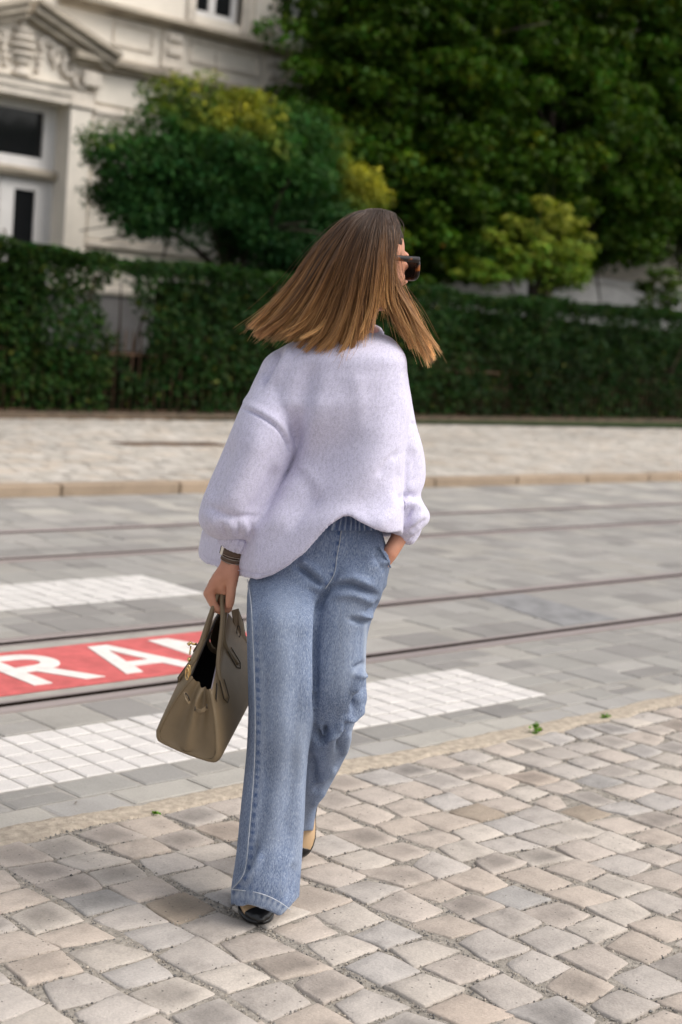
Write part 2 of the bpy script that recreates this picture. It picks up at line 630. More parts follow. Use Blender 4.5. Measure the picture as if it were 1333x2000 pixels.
for a in grit(9000):
    s_ = rng.uniform(0.0014, 0.0042) if a[2] < 0 else rng.uniform(0.0007, 0.0018)
    an = rng.uniform(0, 6.28)
    v = oc * s_ * rng.uniform(0.6, 1.3, 3)
    v = np.stack([v[:, 0] * math.cos(an) - v[:, 1] * math.sin(an), v[:, 0] * math.sin(an) + v[:, 1] * math.cos(an), v[:, 2]], -1) + np.array(a)
    b = len(PV) * 6
    PV.append(v); PF += [tuple(q + b for q in f) for f in of]
    g = rng.choice(3, p=[0.5, 0.32, 0.18])
    PT.append(np.tile(np.array([(0.27, 0.25, 0.225), (0.40, 0.35, 0.29), (0.14, 0.135, 0.13)][g]) * rng.uniform(0.7, 1.25), (6, 1)))
me = mesh_from('joint_grit', np.concatenate(PV), PF, smooth=False)
set_attr(me, 'tint', np.concatenate(PT))
tag(link('joint_grit', me, near_bed, M['pebble']), kind='stuff')

# rough strip of mortar where the setts meet the road
V, F = [], []
NX = 420
for i in range(NX + 1):
    x = -3 + 14 * i / NX
    e0 = O_MORTAR0 - 0.012 + 0.022 * float(noise3(np.array([x * 4.0, 1, 0]))) + 0.012 * float(noise3(np.array([x * 17.0, 1, 0])))
    e1 = O_MORTAR1 + 0.018 + 0.022 * float(noise3(np.array([x * 3.0, 9, 0]))) + 0.010 * float(noise3(np.array([x * 19.0, 7, 0])))
    for j in range(9):
        t = j / 8
        y = e0 + (e1 - e0) * t
        z = 0.0035 + 0.003 * float(noise3(np.array([x * 40, y * 40, 3]))) - 0.012 * (1 if j in (0, 8) else 0)
        V.append((x, y, z))
for i in range(NX):
    for j in range(8):
        a = i * 9 + j
        F.append((a, a + 9, a + 10, a + 1))
obj('mortar_strip', V, F, M['mortar'], near_bed)

# ---- blocks of the roadway
def block_geo(x0, x1, y0, y1, z, dz=0.02, bev=0.004, jit=0.003, seed=0):
    r = np.random.default_rng(seed)
    c = np.array([(x0, y0), (x1, y0), (x1, y1), (x0, y1)]) + r.normal(0, jit, (4, 2))
    m = c.mean(0)
    ins = m + (c - m) * (1 - bev * 2 / np.maximum(0.02, np.abs(c - m).mean()))
    tz = z + r.normal(0, 0.0009)
    V = np.vstack([np.column_stack([ins, np.full(4, tz)]), np.column_stack([c, np.full(4, tz - bev * 0.8)]), np.column_stack([c, np.full(4, z - dz)])])
    F = [(0, 1, 2, 3)] + [(4 + i, 4 + (i + 1) % 4, (i + 1) % 4, i) for i in range(4)] + [(8 + i, 8 + (i + 1) % 4, 4 + (i + 1) % 4, 4 + i) for i in range(4)]
    return V, F

GREYS = [(0.315, 0.30, 0.275), (0.285, 0.27, 0.25), (0.34, 0.32, 0.295), (0.25, 0.235, 0.22), (0.305, 0.29, 0.27), (0.325, 0.305, 0.275)]
PALE = [(0.40, 0.375, 0.335), (0.42, 0.39, 0.345), (0.37, 0.35, 0.325)]
blocks = []      # (x0,x1,y0,y1,tint,white)
def lay(y0, y1, x0, x1, lens, tints, split=0.0, gap=0.008):
    x = x0
    while x < x1:
        ln = rng.choice(lens) * rng.uniform(0.93, 1.07)
        e = min(x + ln, x1)
        if e - x > 0.04:
            t = np.array(tints[rng.integers(len(tints))]) * rng.uniform(0.94, 1.05)
            if rng.random() < split:
                ym = y0 + (y1 - y0) * rng.uniform(0.42, 0.58)
                t2 = np.array(tints[rng.integers(len(tints))]) * rng.uniform(0.9, 1.08)
                blocks.append((x, e - gap, y0, ym - gap, t, 0))
                blocks.append((x, e - gap, ym, y1 - gap, t2, 0))
            else:
                blocks.append((x, e - gap, y0, y1 - gap, t, 0))
        x += ln
XR = 26.0
S_END, S_END2 = 5.02, 5.07
lay(3.472, 3.605, 0.5, XR, [0.20, 0.24, 0.28], PALE, 0.0, 0.013)
lay(3.605, 3.757, 0.5, XR, [0.17, 0.2, 0.23], GREYS, 0.45, 0.013)
for y0, y1, x0 in ((3.757, 4.01, S_END), (4.01, 4.257, S_END), (4.257, 4.50, 0.5)):
    lay(y0, y1, x0, XR, [0.16, 0.2, 0.25, 0.3], GREYS, 0.4, 0.010)
lay(4.625, 4.88, 4.62, XR, [0.2, 0.26, 0.32], GREYS, 0.2, 0.006)
lay(4.88, 5.14, 4.62, XR, [0.2, 0.26, 0.32], GREYS, 0.2, 0.006)
lay(5.14, 5.395, 4.62, XR, [0.2, 0.26, 0.32], GREYS, 0.2, 0.006)
lay(5.53, 5.79, 1.0, XR, [0.18, 0.24, 0.3], GREYS, 0.3)
lay(5.79, 6.05, 1.0, XR, [0.18, 0.24, 0.3], GREYS, 0.3)
for y0, y1 in ((6.05, 6.33), (6.33, 6.61)):
    lay(y0, y1, S_END2, XR, [0.18, 0.24, 0.3], GREYS, 0.3)
for y0 in np.arange(6.61, 7.10, 0.27):
    lay(y0, y0 + 0.27 if y0 < 6.8 else 7.155, 1.5, XR, [0.18, 0.24, 0.3], GREYS, 0.2)
for y0 in np.arange(7.29, 7.98, 0.25):
    lay(y0, min(y0 + 0.25, 8.035), 2.0, XR, [0.2, 0.26, 0.32], GREYS, 0.2)
for y0 in np.arange(8.165, 9.4, 0.273):
    lay(y0, y0 + 0.273 if y0 < 9.2 else O_KERB - 0.003, 2.5, XR, [0.2, 0.26, 0.34], GREYS + PALE[:1], 0.15)
# white crossing line nearest the pavement: five rows of small setts on a true grid
for j in range(5):
    for i in range(-30, 26):
        x1 = S_END - 0.1045 * (25 - i)
        t = np.array((0.63, 0.595, 0.565)) * rng.uniform(0.93, 1.03)
        blocks.append((x1 - 0.1045, x1 - 0.007, 3.760 + j * 0.0995, 3.760 + (j + 1) * 0.0995 - 0.006, t, 1))
for j in range(5):
    for i in range(-30, 26):
        x1 = S_END2 - 0.1045 * (25 - i)
        t = np.array((0.61, 0.58, 0.55)) * rng.uniform(0.93, 1.03)
        blocks.append((x1 - 0.1045, x1 - 0.007, 6.055 + j * 0.111, 6.055 + (j + 1) * 0.111 - 0.006, t, 1))
BC = np.array([((b[0] + b[1]) / 2, (b[2] + b[3]) / 2, 0) for b in blocks])
bp = project(BC)
bd = (BC - CAM) @ FW
vis = (bd > 0.5) & (bp[:, 0] > -40) & (bp[:, 0] < 1373) & (bp[:, 1] < 2050)
for white, nm, mt in ((1, 'white_sett', M['white_sett']), (0, 'paving_block', M['block'])):
    ids = [i for i in np.argsort(bd) if vis[i] and blocks[i][5] == white][:297]
    sid = set(ids)
    SV, SF, ST, b0 = [], [], [], 0
    for i, b in enumerate(blocks):
        if b[5] != white:
            continue
        V, F = block_geo(b[0], b[1], b[2], b[3], 0.0, jit=0.0014 if white else 0.0028, seed=5000 + i)
        if i in sid:
            me = mesh_from(nm, V, F, smooth=False)
            set_attr(me, 'tint', np.tile(b[4], (12, 1)))
            link(nm, me, road_bed, mt)
        else:
            SF += [tuple(q + b0 for q in f) for f in F]
            SV.append(V); ST.append(np.tile(b[4], (12, 1))); b0 += 12
    me = mesh_from(nm + 's', np.concatenate(SV), SF, smooth=False)
    set_attr(me, 'tint', np.concatenate(ST))
    tag(link(nm + 's', me, road_bed, mt), kind='stuff')

# ---- tram rails: grooved rail let into the road
def rail(y, flip, label):
    p = [(-0.062, -0.04), (-0.062, 0.001), (-0.006, 0.004), (0.0, 0.001), (0.003, -0.03), (0.048, -0.03), (0.050, 0.001), (0.074, 0.002), (0.074, -0.04)]
    if flip:
        p = [(-a, b) for a, b in p][::-1]
    g = Geo().prism([(y + a, b) for a, b in p], -8, 45)
    r_ = empty('tram_rail', (4, y, 0), label, 'tram rail', 'tram rails in the road')
    g.obj('rail_head', M['steel'], r_)
    d = Geo().box(-8, 45, y + (-0.047 if flip else 0.004), y + (-0.004 if flip else 0.047), -0.028, -0.0005)  # near-black fill almost flush with the head, so the groove reads dark
    d.obj('groove', M['groove'], r_)
rail(4.565, False, 'grooved steel tram rail on the near side of the red painted panel')
rail(5.465, True, 'grooved steel tram rail on the far side of the red painted panel')
rail(7.222, False, 'tram rail just beyond the farther white crossing line')
rail(8.10, True, 'tram rail closest to the far kerb')

# an old asphalt repair across the near track
pq = [ground(x_, y_)[:2] for x_, y_ in ((932, 1168), (1012, 1158), (1222, 1213), (1120, 1228))]
V = [(a, min(max(b, 4.66), 5.375), z) for z in (-0.02, 0.0035) for a, b in pq]
M['repair'] = simple('grey_asphalt_repair', (0.245, 0.24, 0.24), 0.95, var=0.3, scale=8, bump=0.6, bscale=160)
obj('asphalt_repair', V, [(0, 3, 2, 1), (4, 5, 6, 7)] + [(i, (i + 1) % 4, 4 + (i + 1) % 4, 4 + i) for i in range(4)], M['repair'], road_bed, False)

# ---- concrete slab with the red panel and its white word
slab = Geo().box(1.2, 4.612, 4.632, 5.396, -0.03, -0.001, 0.004).obj('track_slab', M['concrete'], road_bed)
marking = empty('road_marking', (3.6, 5.0, 0), 'red painted panel with large white letters between the tram rails', 'road marking')
def sheet_poly(pts, z, h, hole=None):
    bm = bmesh.new()
    def loop(p):
        vs = [bm.verts.new((a, b, z)) for a, b in p]
        return [bm.edges.new((vs[i], vs[(i + 1) % len(vs)])) for i in range(len(vs))]
    ed = loop(pts)
    if hole:
        ed += loop(hole)
    bmesh.ops.triangle_fill(bm, edges=ed, use_beauty=True)
    for f in bm.faces:
        if f.normal.z < 0:
            f.normal_flip()
    r_ = bmesh.ops.extrude_face_region(bm, geom=bm.faces[:])
    bmesh.ops.translate(bm, vec=(0, 0, h), verts=[v for v in r_['geom'] if isinstance(v, bmesh.types.BMVert)])
    bmesh.ops.recalc_face_normals(bm, faces=bm.faces[:])
    bm.verts.index_update()
    V = [tuple(v.co) for v in bm.verts]; F = [[v.index for v in f.verts] for f in bm.faces]
    bm.free()
    return V, F
RED_X0, RED_X1 = 2.66, 4.60
V, F = sheet_poly([(RED_X0, 4.697), (RED_X1, 4.697), (RED_X1, 5.292), (RED_X0, 5.292)], 0.0005, 0.0035)
obj('painted_panel', V, F, M['red_paint'], marking, False)
B0, B1 = 4.768, 5.225
HH = B1 - B0
def arc(cx, cy, rx, ry, a0, a1, n=14):
    return [(cx + rx * math.cos(R(a0 + (a1 - a0) * k / n)), cy + ry * math.sin(R(a0 + (a1 - a0) * k / n))) for k in range(n + 1)]
T_ = 0.082
ry = HH * 0.285
letters = [
    ([(2.90, B0), (2.982, B0), (2.982, B1 - 0.08), (3.10, B1 - 0.08), (3.10, B1), (2.785, B1), (2.785, B1 - 0.08), (2.90, B1 - 0.08)], None),
    ([(3.185, B0), (3.267, B0), (3.267, B0 + HH * 0.41), (3.315, B0 + HH * 0.41), (3.418, B0), (3.512, B0), (3.40, B0 + HH * 0.445)]
     + arc(3.355, B1 - ry, 0.14, ry, -70, 90) + [(3.185, B1)],
     [(3.267, B0 + HH * 0.575), (3.267, B1 - 0.075)] + arc(3.345, B1 - ry, 0.072, ry - 0.075, 90, -90)),
    ([(3.612, B0), (3.695, B0), (3.723, B0 + HH * 0.215), (3.862, B0 + HH * 0.215), (3.892, B0), (3.985, B0), (3.845, B1), (3.745, B1)],
     [(3.737, B0 + HH * 0.365), (3.846, B0 + HH * 0.365), (3.793, B1 - 0.085)]),
    ([(4.063, B0), (4.142, B0), (4.142, B1 - 0.16), (4.245, B0 + 0.05), (4.31, B0 + 0.05), (4.413, B1 - 0.16), (4.413, B0), (4.492, B0), (4.492, B1), (4.385, B1), (4.278, B0 + 0.20), (4.17, B1), (4.063, B1)], None),
]
for p_, hole in letters:
    V, F = sheet_poly(p_, 0.0045, 0.0025, hole)
    obj('letter', V, F, M['white_paint'], marking, False)

# ---- kerb and the sidewalk across the street
kerb = structure('kerb', (8, O_KERB, 0))
x = 2.2
while x < 34:
    ln = rng.uniform(0.95, 1.25)
    g = Geo().box(x, x + ln - 0.012, O_KERB, O_KERB + 0.155, -0.05, KERB_H + rng.normal(0, 0.0015), 0.012)
    o = g.obj('kerb_stone', M['kerb'], kerb)
    set_attr(o.data, 'tint', np.tile(np.array((0.34, 0.26, 0.185)) * rng.uniform(0.88, 1.08), (len(o.data.vertices), 1)))
    x += ln
SV, SF, ST, b0 = [], [], [], 0
k = 0
for y0 in np.arange(O_KERB + 0.16, 16.3, 0.165):
    x = 3.5 + rng.uniform(0, 0.2)
    while x < 31:
        ln = rng.uniform(0.15, 0.24)
        V, F = block_geo(x, x + ln - 0.018, y0, y0 + 0.147, KERB_H + 0.004 + rng.normal(0, 0.002), 0.02, 0.006, 0.005, 90000 + k)
        k += 1
        t = np.array([(0.46, 0.42, 0.37), (0.49, 0.45, 0.40), (0.42, 0.385, 0.34), (0.38, 0.345, 0.30), (0.45, 0.39, 0.325)][rng.integers(5)])
        t = t * (1 + 0.14 * float(noise3(np.array([x * 0.9, y0 * 2.2, 2.0]))))
        SF += [tuple(q + b0 for q in f) for f in F]
        SV.append(V); ST.append(np.tile(t, (12, 1))); b0 += 12
        x += ln
me = mesh_from('paving_stones', np.concatenate(SV), SF, smooth=False)
set_attr(me, 'tint', np.concatenate(ST))
tag(link('paving_stones', me, far_bed, M['block']), kind='stuff')
M['rust'] = simple('rusty_iron', (0.125, 0.072, 0.042), 0.8, metal=0.2, var=0.45, scale=14, bump=0.6, bscale=60)
cover = empty('drain_cover', (9.75, 12.25, KERB_H), 'narrow rusty iron drain cover set in the sidewalk paving', 'drain cover')
Geo().box(9.0, 10.35, 12.13, 12.42, KERB_H - 0.02, KERB_H + 0.010, 0.004).obj('cover_plate', M['rust'], cover)
g = Geo()
for q in range(12):
    g.box(9.06 + q * 0.107, 9.12 + q * 0.107, 12.17, 12.38, KERB_H + 0.008, KERB_H + 0.014)
g.obj('cover_ribs', M['rust'], cover)

# ================================================================ foliage
def leaf_mat(name, gloss=0.45, trans=0.25):
    m, N, L, B = new_mat(name)
    a = attr_node(N, 'leaf_colour').outputs['Color']
    L.new(a, B.inputs['Base Color'])
    B.inputs['Roughness'].default_value = gloss
    B.inputs['Specular IOR Level'].default_value = 0.05
    t = N.new('ShaderNodeBsdfTranslucent')
    L.new(mix_col(N, L, 1.0, a, (1.2, 1.35, 0.5), 'MULTIPLY'), t.inputs['Color'])
    mx = N.new('ShaderNodeMixShader')
    mx.inputs[0].default_value = trans
    L.new(B.outputs[0], mx.inputs[1]); L.new(t.outputs[0], mx.inputs[2])
    L.new(mx.outputs[0], N['Material Output'].inputs['Surface'])
    return m
M['leaf'] = leaf_mat('leaf')
M['bark'] = simple('bark', (0.06, 0.045, 0.034), 0.95, var=0.45, scale=6, bump=0.9, bscale=30, bdist=0.02, stretch=(1, 1, 0.25))
M['twig'] = simple('twig', (0.075, 0.05, 0.035), 0.95, var=0.4)

def leaves(P, size, r, up=0.5, aspect=0.5, droop=None, out=None):
    """one folded-free rhombic leaf per point; out: preferred facing"""
    n = len(P)
    nrm = r.normal(0, 1, (n, 3))
    nrm[:, 2] += up * 2
    if out is not None:
        nrm += out * 1.3
    nrm /= np.linalg.norm(nrm, axis=1)[:, None]
    d = r.normal(0, 1, (n, 3))
    if droop is not None:
        d[:, 2] -= droop
    d -= nrm * (d * nrm).sum(1)[:, None]
    d /= np.linalg.norm(d, axis=1)[:, None] + 1e-9
    s = np.cross(nrm, d)
    sz = size * r.uniform(0.65, 1.35, n)[:, None]
    Q = np.stack([P - d * sz * 0.5, P + s * sz * aspect * 0.5 - d * sz * 0.05, P + d * sz * 0.5, P - s * sz * aspect * 0.5 - d * sz * 0.05], 1)
    return Q

def leaf_object(name, Q, colours, parent=None):
    me = quads_mesh(name, Q)
    set_attr(me, 'leaf_colour', np.repeat(colours, 4, axis=0))
    return link(name, me, parent, M['leaf'])

def vary(base, n, r, hue=0.25, val=0.35):
    c = np.array(base)[None, :] * (1 + r.normal(0, val, n).clip(-0.65, 0.9))[:, None]
    sh = r.normal(0, hue, n).clip(-0.5, 0.8)
    c[:, 0] *= 1 + sh * 0.9
    c[:, 2] *= 1 - sh * 0.3
    return np.clip(c, 0.003, 0.9)

def crown_points(lobes, nclump, per, r, clump=0.5, shell=0.55, flat=0.55):
    """clumps of leaves spread through a crown made of several lobes (centre, radii)"""
    vol = np.array([np.prod(l[1]) ** (2 / 3) for l in lobes]); vol = vol / vol.sum()
    li = r.choice(len(lobes), nclump, p=vol)
    c = np.array([lobes[i][0] for i in li]); ra = np.array([lobes[i][1] for i in li])
    d = r.normal(0, 1, (nclump, 3)); d /= np.linalg.norm(d, axis=1)[:, None]
    rad = r.uniform(shell, 1.0, nclump)[:, None] ** 0.8
    cc = c + d * ra * rad
    k = np.repeat(np.arange(nclump), per)
    n = len(k)
    q = r.normal(0, 1, (n, 3)); q /= np.linalg.norm(q, axis=1)[:, None]
    q[:, 2] = np.abs(q[:, 2]) * np.sign(r.uniform(-0.45, 1, n))
    cs = clump * r.uniform(0.55, 1.35, nclump)
    P = cc[k] + q * (cs[k] * r.uniform(0.35, 1.0, n) ** 0.6)[:, None] * np.array([1, 1, flat])
    return P, q, k, cc

def limb_tree(g, base, top, r0, lobes, r, nbranch=7):
    """tapered trunk with limbs reaching into the lobes of the crown"""
    b, t = np.array(base, float), np.array(top, float)
    mid = (b + t) / 2 + np.array([r.normal(0, 0.08), r.normal(0, 0.08), 0])
    pts = catmull([b, mid, t], 10)
    g.tube(pts, np.linspace(r0 * 1.15, r0 * 0.55, 10), 10)
    for k in range(nbranch):
        l = lobes[k % len(lobes)]
        e = np.array(l[0]) + r.normal(0, 0.45, 3) * np.array(l[1])
        s = pts[int(r.integers(5, 10))]
        m = (s + e) / 2 + np.array([0, 0, 0.15 * np.linalg.norm(e - s)])
        g.tube(catmull([s, m, e], 8), np.linspace(r0 * 0.45, r0 * 0.08, 8), 6)
        for _ in range(2):
            e2 = e + r.normal(0, 0.5, 3)
            g.tube(catmull([m, (m + e2) / 2 + [0, 0, .1], e2], 6), np.linspace(r0 * 0.2, r0 * 0.05, 6), 5)

# ---------------------------------------------------------------- hedges
def hedge_front(s):
    return 14.95 + (s - 9.3) * 0.078
def hedge(s0, s1, ztop0, ztop1, label, n, seed, ragged_l=0.0, ragged_r=0.0, base=(0.021, 0.043, 0.012)):
    r = np.random.default_rng(seed)
    h = empty('hedge', ((s0 + s1) / 2, hedge_front((s0 + s1) / 2) + 0.6, KERB_H), label, 'hedge', 'clipped hedges along the sidewalk')
    depth_ = 1.15
    # leaves on front, top and ends; deeper ones fewer
    s = r.uniform(s0, s1, n)
    part = r.random(n)
    zt = ztop0 + (ztop1 - ztop0) * (s - s0) / (s1 - s0) + 0.05 * noise3(np.stack([s * 1.1, s * 0, s * 0 + seed], -1)) + 0.03 * noise3(np.stack([s * 4, s * 0, s * 0 + seed], -1))
    z = KERB_H + 0.06 + (zt - KERB_H - 0.06) * r.random(n) ** 0.85
    dep = np.abs(r.normal(0, 0.11, n)) + 0.06
    top = part > 0.68
    z = np.where(top, zt - np.abs(r.normal(0, 0.07, n)), z)
    dep = np.where(top, r.uniform(0, depth_, n), dep)
    lump = 0.09 * noise3(np.stack([s * 1.6, z * 1.9, z * 0 + seed], -1)) + 0.07 * noise3(np.stack([s * 4.5, z * 4.5, z * 0 + 3 + seed], -1))
    y = hedge_front(s) + dep + np.where(top, 0, lump)
    z = z + np.where(top, lump * 0.7, 0)
    # thin, ragged ends
    keep = np.ones(n, bool)
    holes = noise3(np.stack([s * 2.3, z * 2.6, z * 0 + 11 + seed], -1))
    for edge, rg, sg in ((s0, ragged_l, 1), (s1, ragged_r, -1)):
        if rg > 0:
            q = (s - edge) * sg / rg
            keep &= ~((q < 1) & (z > 0.85 + 0.25 * np.sin(s * 7)) & (holes * 0.8 + 0.1 * r.normal(0, 1, n) > q * 1.35 - 0.62))
    low = (z < KERB_H + 0.35) & (r.random(n) < 0.45)
    keep &= ~low
    P = np.stack([s, y, z], -1)[keep]
    tp = top[keep]
    out = np.where(tp[:, None], np.array([0, -0.2, 1.0]), np.array([0, -1.0, 0.35]))
    Q = leaves(P, 0.075, r, 0.25, 0.55, out=out)
    c = vary(base, len(P), r, 0.25, 0.4)
    pat = noise3(P * np.array([0.8, 0.3, 1.2]) + seed)
    c = c * (1 + 0.35 * pat)[:, None]
    yel = (r.random(len(P)) < 0.02)
    c[yel] = np.array((0.10, 0.11, 0.02)) * r.uniform(0.6, 1.2, yel.sum())[:, None]
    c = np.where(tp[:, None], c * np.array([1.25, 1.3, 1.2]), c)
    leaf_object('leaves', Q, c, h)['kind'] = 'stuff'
    # woody stems and a dark core inside
    g = Geo()
    nn = int((s1 - s0) / 0.22)
    for k in range(nn):
        x = s0 + 0.3 + (s1 - s0 - 0.6) * (k + r.random()) / nn
        yb = hedge_front(x) + r.uniform(0.35, 0.75)
        e = np.array([x + r.normal(0, 0.25), yb + r.normal(0, 0.2), ztop0 - 0.25])
        b_ = np.array([x, yb, KERB_H])
        g.tube(catmull([b_, (b_ + e) / 2 + r.normal(0, 0.07, 3), e], 5), np.linspace(0.028, 0.007, 5), 5, False)
    so = g.obj('stems', M['twig'], h)
    so['kind'] = 'stuff'
    a0, a1 = s0 + max(0.25, ragged_l * 1.6), s1 - max(0.15, ragged_r * 1.6)
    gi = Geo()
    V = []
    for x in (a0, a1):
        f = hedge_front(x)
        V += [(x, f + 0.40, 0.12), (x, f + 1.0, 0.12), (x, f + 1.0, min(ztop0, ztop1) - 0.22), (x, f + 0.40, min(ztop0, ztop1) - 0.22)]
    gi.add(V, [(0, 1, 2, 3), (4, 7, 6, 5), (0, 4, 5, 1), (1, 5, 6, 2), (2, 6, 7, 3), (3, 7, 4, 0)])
    M.setdefault('hedge_core', simple('dark_core_fill', (0.018, 0.016, 0.010), 1.0, var=0.6, scale=9, bump=1.0, bscale=25, bdist=0.05, spec=0.0))
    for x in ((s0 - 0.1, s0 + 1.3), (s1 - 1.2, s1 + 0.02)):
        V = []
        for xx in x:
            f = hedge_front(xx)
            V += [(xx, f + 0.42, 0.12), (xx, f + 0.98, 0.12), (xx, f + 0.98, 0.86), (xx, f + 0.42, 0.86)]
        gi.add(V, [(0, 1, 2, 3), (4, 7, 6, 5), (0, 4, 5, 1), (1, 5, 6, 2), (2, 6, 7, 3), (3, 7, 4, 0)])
    gi.obj('dark_core', M['hedge_core'], h)  # added solid boxes, coloured near black to keep the hedge's inside dark
    return h
hedge(1.0, 11.0, 2.06, 2.06, 'clipped leafy hedge in front of the house door, ending at the gap', 56000, 21, 0, 0.55, (0.019, 0.044, 0.009))
hedge(11.12, 38.0, 2.02, 2.32, 'long clipped dark hedge running from the gap to the right', 108000, 22, 0.75, 0, (0.0155, 0.038, 0.0085))

# ---- iron railing in front of the hedges
fence = empty('iron_railing', (12, hedge_front(12) - 0.05, KERB_H), 'low rusty iron railing of upright bars before the hedges', 'railing')
bar_me = mesh_from('railing_bar', *tube_geo([(0, 0, 0), (0, 0, 0.5), (0, 0, 0.96), (0, 0, 1.02)], [0.011, 0.011, 0.011, 0.002], 6))
x = 8.0
while x < 27:
    o = link('railing_bar', bar_me, None, M['rust'])
    o.parent = fence
    o.location = Vector((x, hedge_front(x) + 0.20 + rng.normal(0, 0.004), KERB_H + 0.06)) - fence.location
    x += 0.135
for z in (0.16, 0.86):
    Geo().tube([(7.9, hedge_front(7.9) + 0.20, z), (27.1, hedge_front(27.1) + 0.20, z)], 0.014, 6).obj('railing_rail', M['rust'], fence)
M['plinth_stone'] = simple('mossy_plinth', (0.13, 0.095, 0.065), 0.95, var=0.5, scale=5, bump=0.6, bscale=40)
V = []
for x in (1, 38):
    f = hedge_front(x)
    V += [(x, f - 0.13, 0.0), (x, f + 0.05, 0.0), (x, f + 0.05, KERB_H + 0.07), (x, f - 0.13, KERB_H + 0.07)]
g = Geo(); g.add(V, [(0, 1, 2, 3), (4, 7, 6, 5), (0, 4, 5, 1), (1, 5, 6, 2), (2, 6, 7, 3), (3, 7, 4, 0)])
g.obj('railing_base', M['plinth_stone'], fence)

# fallen leaves at the foot of the hedge
r = np.random.default_rng(5)
xs = r.uniform(7.5, 25, 420)
P = np.stack([xs, hedge_front(xs) - 0.14 - np.abs(r.normal(0, 0.16, 420)), np.full(420, KERB_H + 0.02)], -1)
Q = leaves(P, 0.06, r, 3.0, 0.6)
lf = leaf_object('fallen_leaves', Q, vary((0.16, 0.085, 0.035), 420, r, 0.15, 0.4))
tag(lf, 'scatter of brown fallen leaves at the foot of the hedge', 'leaves', kind='stuff')

# ---------------------------------------------------------------- trees
def make_tree(name, label, cat, base, top, r0, lobes, nclump, per, size, colour, seed, clump=0.5, droop=None, aspect=0.5, shell=0.5, trunk_lobes=None, recol=None, group=None, up=0.6, flat=0.55):
    r = np.random.default_rng(seed)
    t = empty(name, base, label, cat, group)
    P, q, k, cc = crown_points(lobes, nclump, per, r, clump, shell, flat)
    Q = leaves(P, size, r, up, aspect, droop, q)
    tone = 1 + r.normal(0, 0.28, nclump).clip(-0.5, 0.6)
    c = vary(colour, len(P), r, 0.22, 0.25) * tone[k][:, None]
    if recol is not None:
        c = recol(P, c, r, k)
    leaf_object('crown', Q, c, t)['kind'] = 'stuff'
    g = Geo()
    limb_tree(g, base, top, r0, trunk_lobes or lobes, r)
    g.obj('trunk', M['bark'], t, True)
    return t

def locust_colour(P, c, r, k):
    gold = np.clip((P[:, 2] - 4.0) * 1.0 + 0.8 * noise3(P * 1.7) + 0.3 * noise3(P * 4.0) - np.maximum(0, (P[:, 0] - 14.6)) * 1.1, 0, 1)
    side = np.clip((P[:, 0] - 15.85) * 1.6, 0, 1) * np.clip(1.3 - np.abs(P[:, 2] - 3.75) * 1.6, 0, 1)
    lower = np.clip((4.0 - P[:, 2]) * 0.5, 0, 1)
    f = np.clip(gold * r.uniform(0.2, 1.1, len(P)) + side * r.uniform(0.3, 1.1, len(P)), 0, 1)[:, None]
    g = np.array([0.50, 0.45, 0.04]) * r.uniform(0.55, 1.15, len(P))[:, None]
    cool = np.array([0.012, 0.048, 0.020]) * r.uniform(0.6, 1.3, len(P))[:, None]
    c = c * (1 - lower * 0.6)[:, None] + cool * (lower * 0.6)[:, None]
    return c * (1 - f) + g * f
LOC = [((14.2, 17.3, 3.55), (1.75, 1.35, 0.85)), ((13.1, 17.2, 3.05), (0.95, 0.9, 0.6)), ((15.3, 17.4, 3.2), (1.2, 1.1, 0.8)),
       ((14.0, 17.3, 4.2), (0.95, 0.8, 0.5)), ((15.3, 17.3, 3.9), (1.0, 0.9, 0.6)), ((14.9, 17.2, 2.75), (0.9, 0.9, 0.45)), ((15.4, 17.1, 2.55), (1.1, 0.9, 0.6)), ((16.3, 17.2, 2.9), (0.9, 0.8, 0.75)), ((12.3, 17.1, 3.42), (0.45, 0.4, 0.2)), ((12.6, 17.1, 2.75), (0.45, 0.4, 0.3)), ((16.5, 17.3, 3.55), (0.5, 0.5, 0.5))]
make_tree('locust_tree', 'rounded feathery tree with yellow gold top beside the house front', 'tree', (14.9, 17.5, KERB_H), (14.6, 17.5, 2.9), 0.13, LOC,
          430, 190, 0.105, (0.030, 0.080, 0.017), 31, 0.42, droop=1.1, aspect=0.33, shell=0.45, recol=locust_colour, up=0.5, flat=0.6)

